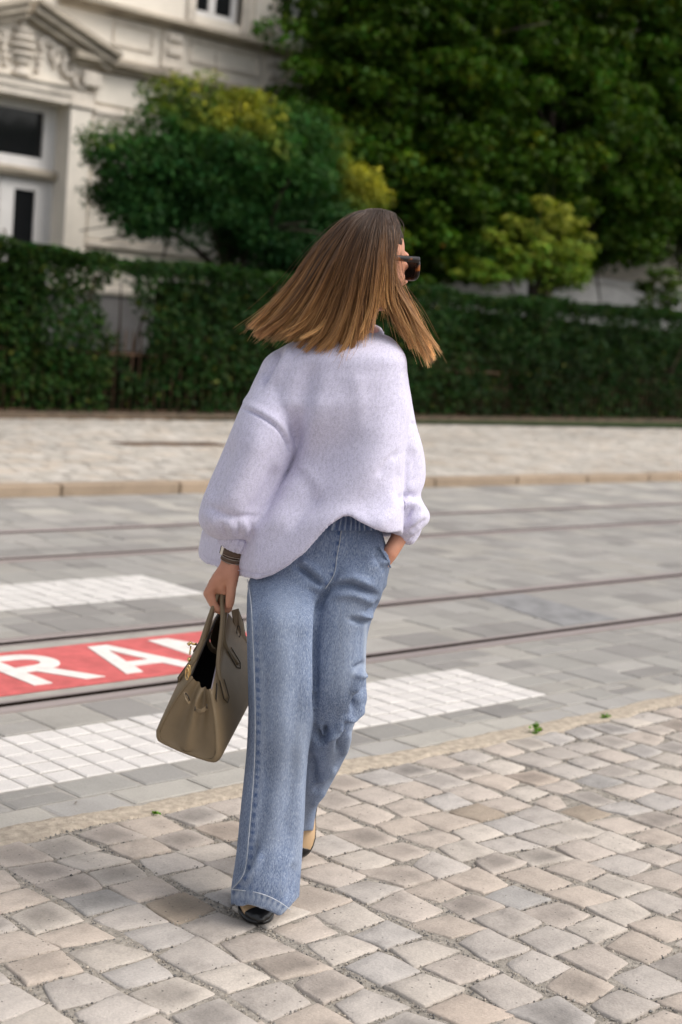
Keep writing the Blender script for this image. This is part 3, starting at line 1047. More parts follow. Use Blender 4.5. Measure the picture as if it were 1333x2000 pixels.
BIG = [('large dark green maple standing closest to the house windows', (19.2, 18.9, KERB_H), (19.1, 18.9, 4.4), 0.2,
        [((18.9, 18.8, 5.2), (2.6, 1.45, 2.6)), ((19.3, 18.7, 7.4), (2.0, 1.4, 1.7)), ((20.3, 18.7, 3.6), (1.9, 1.3, 1.0)), ((20.6, 18.8, 6.6), (2.0, 1.4, 2.3)), ((19.6, 18.6, 2.75), (1.9, 1.0, 0.65)), ((21.3, 18.6, 3.0), (1.0, 0.9, 0.7)), ((17.6, 18.6, 4.0), (1.2, 1.1, 0.9))], 41, 520),
       ('large dark green maple with a leaning trunk showing above the hedge', (23.55, 18.7, KERB_H), (23.9, 18.8, 3.9), 0.25,
        [((23.3, 18.8, 5.6), (2.6, 1.45, 2.2)), ((23.0, 18.8, 8.2), (2.6, 1.4, 1.8)), ((22.3, 18.7, 4.3), (1.7, 1.3, 1.1)), ((22.9, 18.6, 3.2), (0.9, 0.9, 0.5)), ((25.3, 18.7, 3.5), (1.3, 1.0, 0.5)), ((25.4, 18.7, 4.7), (1.9, 1.3, 1.3)), ((25.6, 18.8, 7.4), (2.1, 1.4, 2.2))], 42, 520),
       ('large dark green maple rising at the far end of the hedge', (28.8, 18.8, KERB_H), (28.7, 18.8, 4.4), 0.22,
        [((28.3, 18.8, 5.0), (2.4, 1.4, 1.9)), ((28.6, 18.8, 8.0), (2.7, 1.4, 2.2)), ((30.6, 18.8, 5.6), (2.0, 1.4, 2.2)), ((27.3, 18.7, 6.8), (1.7, 1.3, 1.6))], 43, 360)]
def maple_colour(P, c, r, k):
    q = (r.random(len(P)) < 0.0006)
    c[q] = np.array((0.20, 0.10, 0.015)) * r.uniform(0.5, 1.2, q.sum())[:, None]
    yk = (k % 9 == 0) & (r.random(len(P)) < 0.5)
    c[yk] = c[yk] * np.array([1.9, 1.35, 0.8])
    return c
for lab, b_, t_, r0, lobes, sd, nc in BIG:
    make_tree('maple_tree', lab, 'tree', b_, t_, r0, lobes, int(nc * 1.35), 190, 0.115, (0.034, 0.070, 0.007), sd, 0.44, aspect=0.75, shell=0.35, recol=maple_colour, group='big maples behind the hedge')

def bush_colour(P, c, r, k):
    f = np.clip((P[:, 2] - 2.7) * 0.7 + r.normal(0, 0.25, len(P)), 0, 1)[:, None]  # paler towards the top: sunlight on the shrub put into its leaf colour
    return c * (1 - f) + np.array([0.36, 0.36, 0.05]) * f * r.uniform(0.5, 1.1, len(P))[:, None]
make_tree('leafy_shrub', 'bright yellow green shrub rising above the hedge before the low white wall', 'shrub', (21.6, 17.3, KERB_H), (21.5, 17.3, 2.4), 0.06,
          [((21.2, 17.2, 3.0), (1.0, 0.6, 0.6)), ((21.9, 17.2, 2.75), (0.8, 0.6, 0.45)), ((20.1, 17.2, 2.55), (0.9, 0.5, 0.3)), ((21.5, 17.2, 3.5), (0.5, 0.4, 0.4)), ((22.4, 17.2, 3.3), (0.4, 0.4, 0.4))],
          95, 75, 0.10, (0.115, 0.185, 0.022), 51, 0.27, aspect=0.6, shell=0.4, recol=bush_colour)
make_tree('leafy_shrub', 'small green shrub peeping over the hedge right of the leaning trunk', 'shrub', (25.6, 17.6, KERB_H), (25.6, 17.6, 2.2), 0.04,
          [((25.7, 17.5, 2.6), (0.5, 0.4, 0.45)), ((26.6, 17.5, 3.1), (0.4, 0.4, 0.3))], 26, 60, 0.10, (0.06, 0.10, 0.018), 52, 0.24, aspect=0.6)

# ---------------------------------------------------------------- the house
M['render_wall'] = simple('cream_render', (0.76, 0.70, 0.61), 0.9, var=0.14, scale=1.4, bump=0.3, bscale=50, spec=0.2)
M['trim'] = simple('stone_trim', (0.69, 0.625, 0.54), 0.9, var=0.30, scale=2.2, bump=0.4, bscale=40, spec=0.2)
M['ledge'] = simple('weathered_ledge', (0.43, 0.375, 0.30), 0.92, var=0.45, scale=3.0, bump=0.5, bscale=40, spec=0.2, stretch=(0.6, 1, 2.5))
M['grey_plinth'] = simple('grey_plinth', (0.27, 0.255, 0.25), 0.9, var=0.25, scale=2, bump=0.4, bscale=40)
M['white_wood'] = simple('white_joinery', (0.72, 0.70, 0.68), 0.55, var=0.06, scale=5, bump=0.1)
m_, N_, L_, B_ = new_mat('dark_window_glass')
B_.inputs['Base Color'].default_value = (0.012, 0.013, 0.014, 1)
B_.inputs['Roughness'].default_value = 0.08
B_.inputs['Specular IOR Level'].default_value = 0.25
M['glass'] = m_
M['blind'] = simple('slatted_blind', (0.035, 0.033, 0.03), 0.8, var=0.2)

HY = 20.5
house = empty('house', (16, HY, KERB_H), 'cream rendered town house with a pedimented entrance and stone ledges', 'house')
DC, DHW = 12.78, 0.94                # entrance: centre and half width of its recess
UPW = [(16.02, 17.02), (17.87, 18.9), (20.4, 21.4), (23.0, 24.0), (25.6, 26.6), (28.2, 29.2)]
DOORTOP, UPZ = 4.43, 6.275
def wall_piece(*a):
    Geo().box(*a).obj('wall', M['render_wall'], house)
X0, X1 = -2.0, 52.0
wall_piece(X0, DC - DHW, HY, HY + 0.6, 1.58, 5.1)
wall_piece(DC + DHW, X1, HY, HY + 0.6, 1.58, 5.1)
wall_piece(DC - DHW, DC + DHW, HY, HY + 0.6, DOORTOP, 5.1)
wall_piece(DC - DHW - 0.2, DC + DHW + 0.2, HY + 0.6, HY + 0.8, 0.4, 5.1)
wall_piece(X0, X1, HY, HY + 0.6, 5.1, UPZ - 0.012)
xs_ = [X0] + [v for w_ in UPW for v in w_] + [X1]
for a, b in zip(xs_[::2], xs_[1::2]):
    wall_piece(a, b, HY, HY + 0.6, UPZ - 0.012, 8.6)
wall_piece(X0, X1, HY, HY + 0.6, 8.6, 12)
Geo().box(X0, DC - DHW, HY - 0.06, HY + 0.6, 0.0, 1.577).box(DC + DHW, X1, HY - 0.06, HY + 0.6, 0.0, 1.577).obj('plinth', M['grey_plinth'], house)
Geo().prism([(HY - 0.003, 1.58), (HY - 0.10, 1.60), (HY - 0.10, 1.66), (HY - 0.003, 1.72)], DC + DHW + 0.02, X1).obj('plinth_moulding', M['trim'], house)
Geo().prism([(HY - 0.003, 2.33), (HY - 0.07, 2.35), (HY - 0.07, 2.41), (HY - 0.003, 2.44)], DC + DHW + 0.42, X1).obj('base_moulding', M['trim'], house)
# bands of rustication on the ground floor
for za, zb in ((2.45, 2.95), (2.98, 3.43), (3.46, 4.02), ):
    Geo().box(14.16, X1, HY - 0.035, HY - 0.002, za, zb, 0.012).obj('wall_course', M['render_wall'], house)
Geo().prism([(HY - 0.002, 4.06), (HY - 0.06, 4.10), (HY - 0.06, 4.36), (HY - 0.10, 4.40), (HY - 0.10, 4.47), (HY - 0.002, 4.52)], 14.14, X1).obj('string_course', M['trim'], house)
Geo().box(14.16, X1, HY - 0.05, HY - 0.002, 4.56, 5.02, 0.01).obj('frieze_panel', M['render_wall'], house)
# cornice over the ground floor
Geo().prism([(HY - 0.003, 5.03), (HY - 0.12, 5.05), (HY - 0.14, 5.11), (HY - 0.29, 5.14), (HY - 0.30, 5.22), (HY - 0.24, 5.27), (HY - 0.003, 5.31)], 13.62, X1).obj('cornice', M['ledge'], house)
Geo().prism([(HY - 0.003, 5.915), (HY - 0.10, 5.93), (HY - 0.13, 5.98), (HY - 0.27, 6.0), (HY - 0.27, 6.055), (HY - 0.2, 6.09), (HY - 0.003, 6.13)], 13.4, X1).obj('sill_ledge', M['ledge'], house)
# panels below the upper windows, console pilasters with two blocks
def frame_panel(x0, x1, z0, z1):
    g = Geo()
    t, d = 0.05, 0.035
    g.box(x0, x1, HY - d, HY - 0.002, z1 - t, z1); g.box(x0, x1, HY - d, HY - 0.002, z0, z0 + t)
    g.box(x0, x0 + t, HY - d, HY - 0.002, z0 + t, z1 - t); g.box(x1 - t, x1, HY - d, HY - 0.002, z0 + t, z1 - t)
    g.obj('wall_panel', M['trim'], house)
for a, b in ((14.45, 15.25), (15.98, 17.5), (18.3, 19.7), (20.3, 21.7)):
    frame_panel(a, b, 5.49, 5.87)
for a in (15.40, 17.62, 19.85, 22.2):
    g = Geo().box(a, a + 0.44, HY - 0.06, HY - 0.002, 5.32, 5.905, 0.01)
    c = g.obj('console', M['trim'], house)
    Geo().box(a + 0.07, a + 0.37, HY - 0.11, HY - 0.058, 5.74, 5.86, 0.012).obj('block', M['trim'], c)
    Geo().box(a + 0.07, a + 0.37, HY - 0.11, HY - 0.058, 5.52, 5.64, 0.012).obj('block', M['trim'], c)
# upper windows
def upper_window(x0, x1):
    fr = Geo()
    zb, zt, y = UPZ, 8.4, HY + 0.13
    fr.box(x0, x1, y, y + 0.07, zb - 0.01, zb + 0.10); fr.box(x0, x1, y, y + 0.07, zt, zt + 0.2)
    for a in (x0, x1 - 0.11):
        fr.box(a, a + 0.11, y, y + 0.07, zb + 0.10, zt)
    m = (x0 + x1) / 2 - 0.03
    fr.box(m - 0.07, m + 0.07, y - 0.01, y + 0.07, zb + 0.10, zt)
    wn = fr.obj('window', M['white_wood'], house)
    Geo().box(x0 + 0.11, m - 0.07, y + 0.03, y + 0.04, zb + 0.10, zt).obj('pane', M['glass'], wn)
    Geo().box(m + 0.07, x1 - 0.11, y + 0.03, y + 0.04, zb + 0.10, zt).obj('pane', M['glass'], wn)
    Geo().box(x0 - 0.15, x0, HY - 0.06, HY + 0.1, zb - 0.14, 8.7).box(x1, x1 + 0.15, HY - 0.06, HY + 0.1, zb - 0.14, 8.7).obj('window_surround', M['trim'], wn)
for a, b in UPW:
    upper_window(a, b)
for a in (17.3, 19.4):
    Geo().box(a, a + 0.40, HY - 0.05, HY - 0.002, 6.2, 8.6, 0.01).obj('pilaster', M['render_wall'], house)
    Geo().box(a - 0.04, a + 0.44, HY - 0.10, HY - 0.002, 6.25, 6.42, 0.015).obj('pilaster_base', M['trim'], house)

# entrance
door_o = HY + 0.32
for sgn in (-1, 1):
    a = DC + sgn * (DHW + 0.17)
    Geo().box(a - 0.20, a + 0.20, HY - 0.10, HY - 0.002, 1.66, 4.40, 0.012).obj('pilaster', M['render_wall'], house)
    Geo().box(a - 0.235, a + 0.235, HY - 0.14, HY - 0.002, 4.42, 4.50, 0.012).box(a - 0.21, a + 0.21, HY - 0.11, HY - 0.003, 4.505, 4.66).obj('capital', M['trim'], house)
# architrave above the recess, carried between the pilasters
Geo().prism([(HY + 0.30, 4.44), (HY - 0.10, 4.44), (HY - 0.10, 4.56), (HY - 0.13, 4.57), (HY - 0.13, 4.66), (HY - 0.17, 4.70), (HY + 0.30, 4.70)], DC - DHW + 0.02, DC + DHW - 0.02).obj('architrave', M['trim'], house)
fr = Geo()
wx, wt, wb = 0.715, 4.30, 3.60
fr.box(DC - DHW, DC - wx, door_o, door_o + 0.1, 3.30, 4.43).box(DC + wx, DC + DHW, door_o, door_o + 0.1, 3.30, 4.43)
fr.box(DC - wx, DC + wx, door_o, door_o + 0.1, wt, 4.43).box(DC - wx, DC + wx, door_o, door_o + 0.1, 3.44, wb)
tw = fr.obj('transom_window', M['white_wood'], house)
Geo().box(DC - wx, DC + wx, door_o + 0.05, door_o + 0.06, wb, wt).obj('pane', M['glass'], tw)
Geo().prism([(door_o + 0.02, 3.28), (door_o - 0.10, 3.30), (door_o - 0.13, 3.36), (door_o - 0.13, 3.41), (door_o + 0.02, 3.45)], DC - DHW, DC + DHW).obj('transom_ledge', M['ledge'], house)
for sgn in (-1, 1):
    a, b = (DC + 0.01, DC + 0.86) if sgn > 0 else (DC - 0.86, DC - 0.01)
    ga, gb = (DC + 0.26, DC + 0.64) if sgn > 0 else (DC - 0.64, DC - 0.26)
    g = Geo().box(a, b, door_o + 0.02, door_o + 0.09, 1.2, 1.75).box(a, b, door_o + 0.02, door_o + 0.09, 3.10, 3.28)
    g.box(a, ga, door_o + 0.02, door_o + 0.09, 1.75, 3.10).box(gb, b, door_o + 0.02, door_o + 0.09, 1.75, 3.10)
    d_ = g.obj('door', M['white_wood'], house)
    Geo().box(ga, gb, door_o + 0.05, door_o + 0.06, 1.75, 3.10).obj('pane', M['glass'], d_)
    hx_ = a + 0.08 if sgn > 0 else b - 0.08
    Geo().tube([(hx_, door_o + 0.02, 2.25), (hx_, door_o - 0.05, 2.25), (hx_, door_o - 0.05, 2.45), (hx_, door_o + 0.02, 2.45)], 0.012, 6).obj('handle', M['rust'], d_)
for sgn in (-1, 1):
    a, b = sorted((DC + sgn * 0.865, DC + sgn * DHW))
    Geo().box(a, b, door_o + 0.0, door_o + 0.09, 1.2, 3.28).obj('door_jamb', M['white_wood'], house)
# steps up to the door
for k in range(6):
    Geo().box(DC - 1.1, DC + 1.1, HY - 0.35 - 0.28 * k, HY + 0.4 if k == 0 else HY - 0.35 - 0.28 * (k - 1), 0.0, 1.19 - 0.19 * k, 0.01).obj('step', M['grey_plinth'], house)
# pediment: two raking cornices meeting at a point, carved field between
def raking(x0, z0, x1, z1, h=0.22, dpt=0.42):
    n = np.array([-(z1 - z0), x1 - x0]); n = n / np.linalg.norm(n)
    if n[1] < 0: n = -n
    g = Geo()
    for (o0, o1, dd) in ((0.0, 0.10, dpt * 0.55), (0.102, 0.22, dpt * 0.8), (0.222, 0.30, dpt)):
        q = [(x0 + n[0] * o0, z0 + n[1] * o0), (x1 + n[0] * o0, z1 + n[1] * o0), (x1 + n[0] * o1, z1 + n[1] * o1), (x0 + n[0] * o1, z0 + n[1] * o1)]
        g.prism(q, HY - dd, HY - 0.004, 'y')
    return g
ped = Geo().prism([(DC - 1.42, 4.71), (DC + 1.42, 4.71), (DC + 1.42, 5.02), (DC, 5.78), (DC - 1.42, 5.02)], HY - 0.05, HY - 0.004, 'y').obj('pediment', M['render_wall'], house)
raking(DC, 5.56, DC + 1.5, 5.03).obj('raking_cornice', M['ledge'], ped)
raking(DC - 1.5, 5.03, DC, 5.56).obj('raking_cornice', M['ledge'], ped)
g = Geo()
u0 = HY - 0.08
for z_, rr in ((4.76, 0.17), (4.80, 0.10), (4.87, 0.07), (4.94, 0.16), (5.04, 0.23), (5.16, 0.25), (5.27, 0.22), (5.33, 0.14), (5.38, 0.19), (5.43, 0.07), (5.50, 0.09), (5.56, 0.02)):
    g.sphere((DC, u0, z_), (rr, rr * 0.55, 0.055), 10, 6)
g.obj('urn_relief', M['trim'], ped, True)
r = np.random.default_rng(3)
for sgn in (-1, 1):
    g = Geo()
    for k in range(4):
        cx_, cz_ = DC + sgn * (0.38 + 0.24 * k), 5.22 - 0.13 * k
        sp = [(cx_ + sgn * (0.17 - 0.035 * t) * math.cos(t * 1.2 + k), HY - 0.09, cz_ + (0.17 - 0.035 * t) * math.sin(t * 1.2 + k)) for t in np.linspace(0, 4, 12)]
        g.tube(sp, np.linspace(0.055, 0.03, 12), 6)
        for _ in range(4):
            g.sphere((cx_ + r.normal(0, 0.09), HY - 0.07, cz_ + r.normal(0, 0.1)), (0.05, 0.05, 0.06), 6, 5)
    for k in range(5):
        g.sphere((DC + sgn * (0.28 + 0.02 * k), HY - 0.08, 4.86 + 0.1 * k), (0.06, 0.05, 0.045), 6, 5)
    g.obj('scroll_relief', M['trim'], ped, True)
for sgn in (-1, 1):
    a = DC + sgn * 1.22
    Geo().box(a - 0.17, a + 0.17, HY - 0.20, HY - 0.052, 4.76, 4.98, 0.02).obj('corbel', M['trim'], ped)

# low white garden wall with coping behind the shrubs
gw = empty('garden_wall', (25, 18.9, KERB_H), 'low pale garden wall with a coping seen under the maples', 'wall')
M['pale_wall'] = simple('pale_wall', (0.74, 0.71, 0.68), 0.9, var=0.2, scale=2, bump=0.3)
Geo().box(20.3, 38, 19.75, 19.95, 0.0, 2.72).obj('wall_body', M['pale_wall'], gw)
Geo().prism([(19.66, 2.722), (20.04, 2.722), (20.04, 2.80), (19.85, 2.86), (19.66, 2.80)], 20.2, 38).obj('coping', M['pale_wall'], gw)

# ================================================================ the woman
def skin_mat():
    m, N, L, B = new_mat('skin')
    n = tex_noise(N, L, 30, 4)
    n2 = tex_noise(N, L, 9, 3)
    c = ramp(N, L, n, [(0.3, (0.50, 0.235, 0.145)), (0.7, (0.60, 0.30, 0.195))])
    c = mix_col(N, L, ramp(N, L, n2, [(0.4, 0.0), (0.7, 0.35)]), c, (0.56, 0.215, 0.14))
    L.new(c, B.inputs['Base Color'])
    B.inputs['Roughness'].default_value = 0.52
    B.inputs['Specular IOR Level'].default_value = 0.35
    B.inputs['Subsurface Weight'].default_value = 0.12
    B.inputs['Subsurface Radius'].default_value = (0.012, 0.005, 0.003)
    bump_node(N, L, B, tex_noise(N, L, 260, 3), 0.25, 0.0012)
    return m
M['skin'] = skin_mat()

def fleece_mat():
    m, N, L, B = new_mat('lilac_melange_fleece')
    n1 = tex_noise(N, L, 420, 2, 0.7)
    n2 = tex_noise(N, L, 150, 3, 0.7, stretch=(1, 1, 0.6))
    c = ramp(N, L, n1, [(0.32, (0.52, 0.49, 0.645)), (0.52, (0.665, 0.635, 0.775)), (0.74, (0.74, 0.72, 0.85))])
    c = mix_col(N, L, 1.0, c, ramp(N, L, n2, [(0.32, 0.84), (0.55, 1.0), (0.8, 1.06)]), 'MULTIPLY')
    L.new(c, B.inputs['Base Color'])
    B.inputs['Roughness'].default_value = 0.95
    B.inputs['Specular IOR Level'].default_value = 0.1
    B.inputs['Sheen Weight'].default_value = 0.25
    B.inputs['Sheen Roughness'].default_value = 0.5
    nb = bump_node(N, L, B, n1, 0.25, 0.0010)
    bump_node(N, L, B, tex_noise(N, L, 40, 3), 0.10, 0.003, nb)
    return m
M['fleece'] = fleece_mat()

def denim_mat():
    m, N, L, B = new_mat('washed_denim')
    n1 = tex_noise(N, L, 520, 3, 0.75, stretch=(1, 1, 0.25))
    n2 = tex_noise(N, L, 90, 4, 0.7, stretch=(1, 1, 0.3))
    n3 = tex_noise(N, L, 6, 3, 0.5, stretch=(1, 1, 0.5))
    c = ramp(N, L, n1, [(0.30, (0.080, 0.115, 0.200)), (0.5, (0.175, 0.222, 0.325)), (0.70, (0.36, 0.405, 0.49))])
    c = mix_col(N, L, 1.0, c, ramp(N, L, n2, [(0.28, 0.84), (0.5, 1.0), (0.75, 1.13)]), 'MULTIPLY')
    c = mix_col(N, L, 1.0, c, ramp(N, L, n3, [(0.3, 0.80), (0.7, 1.2)]), 'MULTIPLY')
    wv = attr_node(N, 'wear_rimlight').outputs['Fac']          # + faded or painted rim light, - unfaded dye
    up_ = N.new('ShaderNodeMath'); up_.operation = 'MAXIMUM'; L.new(wv, up_.inputs[0]); up_.inputs[1].default_value = 0
    dn_ = N.new('ShaderNodeMath'); dn_.operation = 'MINIMUM'; L.new(wv, dn_.inputs[0]); dn_.inputs[1].default_value = 0
    ab_ = N.new('ShaderNodeMath'); ab_.operation = 'ABSOLUTE'; L.new(dn_.outputs[0], ab_.inputs[0])
    c = mix_col(N, L, up_.outputs[0], c, (0.44, 0.49, 0.57))
    c = mix_col(N, L, ab_.outputs[0], c, (0.035, 0.075, 0.20))
    L.new(c, B.inputs['Base Color'])
    B.inputs['Roughness'].default_value = 0.9
    B.inputs['Specular IOR Level'].default_value = 0.15
    nb = bump_node(N, L, B, n1, 0.4, 0.0012)
    bump_node(N, L, B, n2, 0.3, 0.002, nb)
    return m
M['denim'] = denim_mat()
M['thread'] = simple('pale_seam_thread', (0.50, 0.53, 0.58), 0.9, var=0.3, scale=120, bump=0.3, bscale=300)
M['black_leather'] = simple('black_leather', (0.008, 0.008, 0.009), 0.28, var=0.2, bump=0.15, bscale=180, bdist=0.001, spec=0.5)
M['beige_leather'] = simple('beige_leather', (0.52, 0.35, 0.20), 0.5, var=0.1, bump=0.15, bscale=200, bdist=0.001)
M['taupe_leather'] = simple('taupe_grained_leather', (0.200, 0.143, 0.080), 0.5, var=0.12, scale=18, bump=0.55, bscale=420, bdist=0.0012, spec=0.4)
M['bag_edge'] = simple('dark_edge_paint', (0.03, 0.022, 0.016), 0.6, var=0.2, bump=0)
M['bag_lining'] = simple('black_lining', (0.006, 0.006, 0.007), 0.9, var=0.3, bump=0.2)
M['zip_tape'] = simple('lilac_grey_piping', (0.26, 0.225, 0.245), 0.6, var=0.1, bump=0.1)
M['gold'] = simple('gold_metal', (0.83, 0.58, 0.26), 0.22, metal=1.0, var=0.05, bump=0)
M['silver'] = simple('silver_metal', (0.80, 0.79, 0.76), 0.25, metal=0.9, var=0.05, bump=0)
M['strap_leather'] = simple('brown_watch_strap', (0.105, 0.062, 0.040), 0.55, var=0.2, scale=60, bump=0.4, bscale=300, bdist=0.001)
M['stitch'] = simple('cream_stitch', (0.55, 0.48, 0.40), 0.9, var=0.1, bump=0)
M['dark_glass'] = M['glass']
def tortoise():
    m, N, L, B = new_mat('tortoiseshell')
    n = tex_noise(N, L, 55, 2, 0.5)
    L.new(ramp(N, L, n, [(0.58, (0.010, 0.006, 0.005)), (0.70, (0.16, 0.045, 0.008)), (0.80, (0.30, 0.10, 0.02))]), B.inputs['Base Color'])
    B.inputs['Roughness'].default_value = 0.3
    B.inputs['Specular IOR Level'].default_value = 0.3
    return m
M['tortoise'] = tortoise()

FOOT = ground(505, 1790)
woman = empty('person', FOOT, 'woman in lilac sweatshirt and wide blue jeans walking with her head turned away', 'person')

def atb(px, py, d):
    return at(px, py, d - 0.065)

def ppm(P):
    return F_PX / ((P - CAM) @ FW)

def interp_table(T, ys):
    T = np.array(T, float)
    out = []
    for c in range(1, T.shape[1]):
        # smooth monotone-ish interpolation on the level table
        y, v = T[:, 0], T[:, c]
        m = np.gradient(v, y)
        i = np.clip(np.searchsorted(y, ys) - 1, 0, len(y) - 2)
        h = y[i + 1] - y[i]
        t = np.clip((ys - y[i]) / h, 0, 1)
        a = (1 + 2 * t) * (1 - t) ** 2; b = t * (1 - t) ** 2 * h; c2 = t * t * (3 - 2 * t); d = t * t * (t - 1) * h
        out.append(a * v[i] + b * m[i] + c2 * v[i + 1] + d * m[i + 1])
    return out

def ring_point(T, py, u, e=2.3, tail=0.0):
    """skin points of a level table: rows (py, left px, right px, depth, half depth, turn)"""
    xl, xr, dc, hd, k = interp_table(T, py)
    mid, hw = (xl + xr) / 2, (xr - xl) / 2
    P = np.empty((len(py), 3))
    c, s = np.cos(u), np.sin(u)
    c = np.sign(c) * np.abs(c) ** (2 / e); s = np.sign(s) * np.abs(s) ** (2 / e)
    for i in range(len(py)):
        d = dc[i] - k[i] * c[i]
        if tail:
            d += tail * max(0.0, -c[i] - 0.45) * min(1.0, max(0.0, (py[i] - 960) / 90))
        x = mid[i] + hw[i] * c[i]
        # the side towards the camera keeps its measured height, the far side runs level from the outline
        P[i] = at(x, py[i], d - hd[i] * s[i]) if s[i] >= 0 else at(x, py[i], d) - VIEW * (hd[i] * s[i])
    return P

def loft(T, nlev, nang=40, e=2.3, hem=None, capz=None, tail=0.0):
    T = [tuple(t) + (0,) * (6 - len(t)) for t in T]
    y0, y1 = T[0][0], T[-1][0]
    u = np.linspace(0, 2 * np.pi, nang, endpoint=False)
    hy = np.full(nang, float(y1))
    if hem is not None:
        hf, hb = hem
        xl, xr, _, _, _ = interp_table(T, np.full(1, y1 - 25.0))
        x = (xl + xr) / 2 + (xr - xl) / 2 * np.cos(u)
        f = np.interp(x, [a for a, b in hf], [b for a, b in hf])
        g = np.interp(x, [a for a, b in hb], [b for a, b in hb])
        wgt = 0.5 + 0.5 * np.clip(np.sin(u) * 6, -1, 1)
        hy = f * wgt + g * (1 - wgt)
    rings = []
    for v in np.linspace(0, 1, nlev):
        rings.append(ring_point(T, y0 + v * (hy - y0), u, e, tail))
    if capz is not None:                       # turned-in edge with its own thickness
        q = rings[-1]; m_ = q.mean(0)
        d_ = q - m_; d_[:, 2] = 0
        ln_ = np.linalg.norm(d_, axis=1)[:, None]
        rings.append(q - d_ / ln_ * 0.013 + np.array([0, 0, 0.002]))
    V, F = ring_geo(rings)
    if capz is not None:                       # hollow below: the underside rises inside
        V[-1] = at(*capz)
    return V, F

def join(*parts):
    V, F, b = [], [], 0
    for v, f in parts:
        V.append(np.asarray(v)); F += [tuple(i + b for i in q) for q in f]; b += len(v)
    return np.concatenate(V), F

def fold(V, N, lines, front=True, gain=1.0):
    """ridges (+) and valleys (-) along measured lines: (points, height, width)"""
    px = project(V)
    facing = np.clip(-(N @ FW) * 2.2, 0, 1) if front else np.ones(len(V))
    off = np.zeros(len(V))
    for pts, h, wd in lines:
        h = h * gain
        Q = catmull(np.array(pts, float), max(6, 6 * len(pts))) if len(pts) > 2 else np.array(pts, float)
        d, arc_, tot = polyline_dist(px, Q)
        env = np.clip(np.minimum(arc_, tot - arc_) / (0.25 * tot + 1), 0, 1)
        env = env * env * (3 - 2 * env)
        off += h * np.exp(-(d / wd) ** 2) * (0.15 + 0.85 * env)
    return V + N * (off * facing)[:, None]

# ---------------------------------------------------------------- sweatshirt
TORSO = [(650, 640, 742, .17, .056, .0), (655, 612, 758, .168, .075, .01), (664, 580, 771, .165, .092, .02), (676, 552, 781, .16, .104, .03), (690, 528, 790, .155, .115, .04), (730, 502, 797, .15, .125, .04),
         (765, 486, 801, .15, .13, .04), (793, 474, 803, .15, .135, .04), (812, 500, 802, .15, .135, .04), (840, 540, 797, .15, .135, .045), (870, 560, 793, .15, .135, .05), (900, 560, 791, .15, .14, .055),
         (945, 520, 789, .15, .145, .065), (985, 455, 788, .16, .155, .085), (1020, 404, 788, .165, .175, .10), (1060, 390, 786, .17, .188, .105), (1100, 387, 784, .17, .195, .105), (1140, 390, 783, .17, .195, .105)]
hem_f = [(385, 1088), (400, 1101), (440, 1113), (470, 1125), (510, 1133), (540, 1124), (568, 1108), (590, 1084), (612, 1052), (632, 1022), (648, 1009), (664, 1007), (690, 1020), (725, 1034), (755, 1042), (785, 1040)]
hem_b = [(385, 1080), (500, 1090), (620, 1060), (700, 1050), (740, 1066), (785, 1050)]
SLEEVE_A = [(735, 505, 575, .14, .04), (790, 472, 582, .135, .085), (840, 451, 582, .13, .105), (890, 430, 576, .135, .112), (950, 405, 549, .13, .11), (990, 391, 532, .125, .105), (1014, 388, 521, .122, .10),
            (1032, 394, 512, .122, .088), (1045, 408, 507, .123, .068), (1054, 426, 501, .125, .046)]
SLEEVE_B = [(690, 735, 788, .2, .05), (760, 742, 801, .2, .08), (830, 752, 814, .2, .09), (870, 758, 826, .2, .095), (910, 762, 832, .2, .095), (948, 766, 829, .195, .095), (966, 768, 822, .19, .09), (984, 768, 829, .185, .09),
            (1004, 770, 841, .175, .085), (1022, 774, 838, .165, .075), (1038, 778, 820, .155, .056), (1050, 780, 808, .15, .036), (1056, 781, 800, .148, .026)]
parts = [loft(TORSO, 80, 190, 2.25, (hem_f, hem_b), (640, 900, .17), 0.42), loft(SLEEVE_A, 44, 44, 2.2), loft(SLEEVE_B, 44, 36, 2.2)]
SV, SE, SP = remesh(*join(*parts), 0.0042)
SV = smooth_mesh(SV, SE, 5, 0.5)
me = mesh_poly('sweatshirt', SV, SP)
N_ = vert_normals(me)
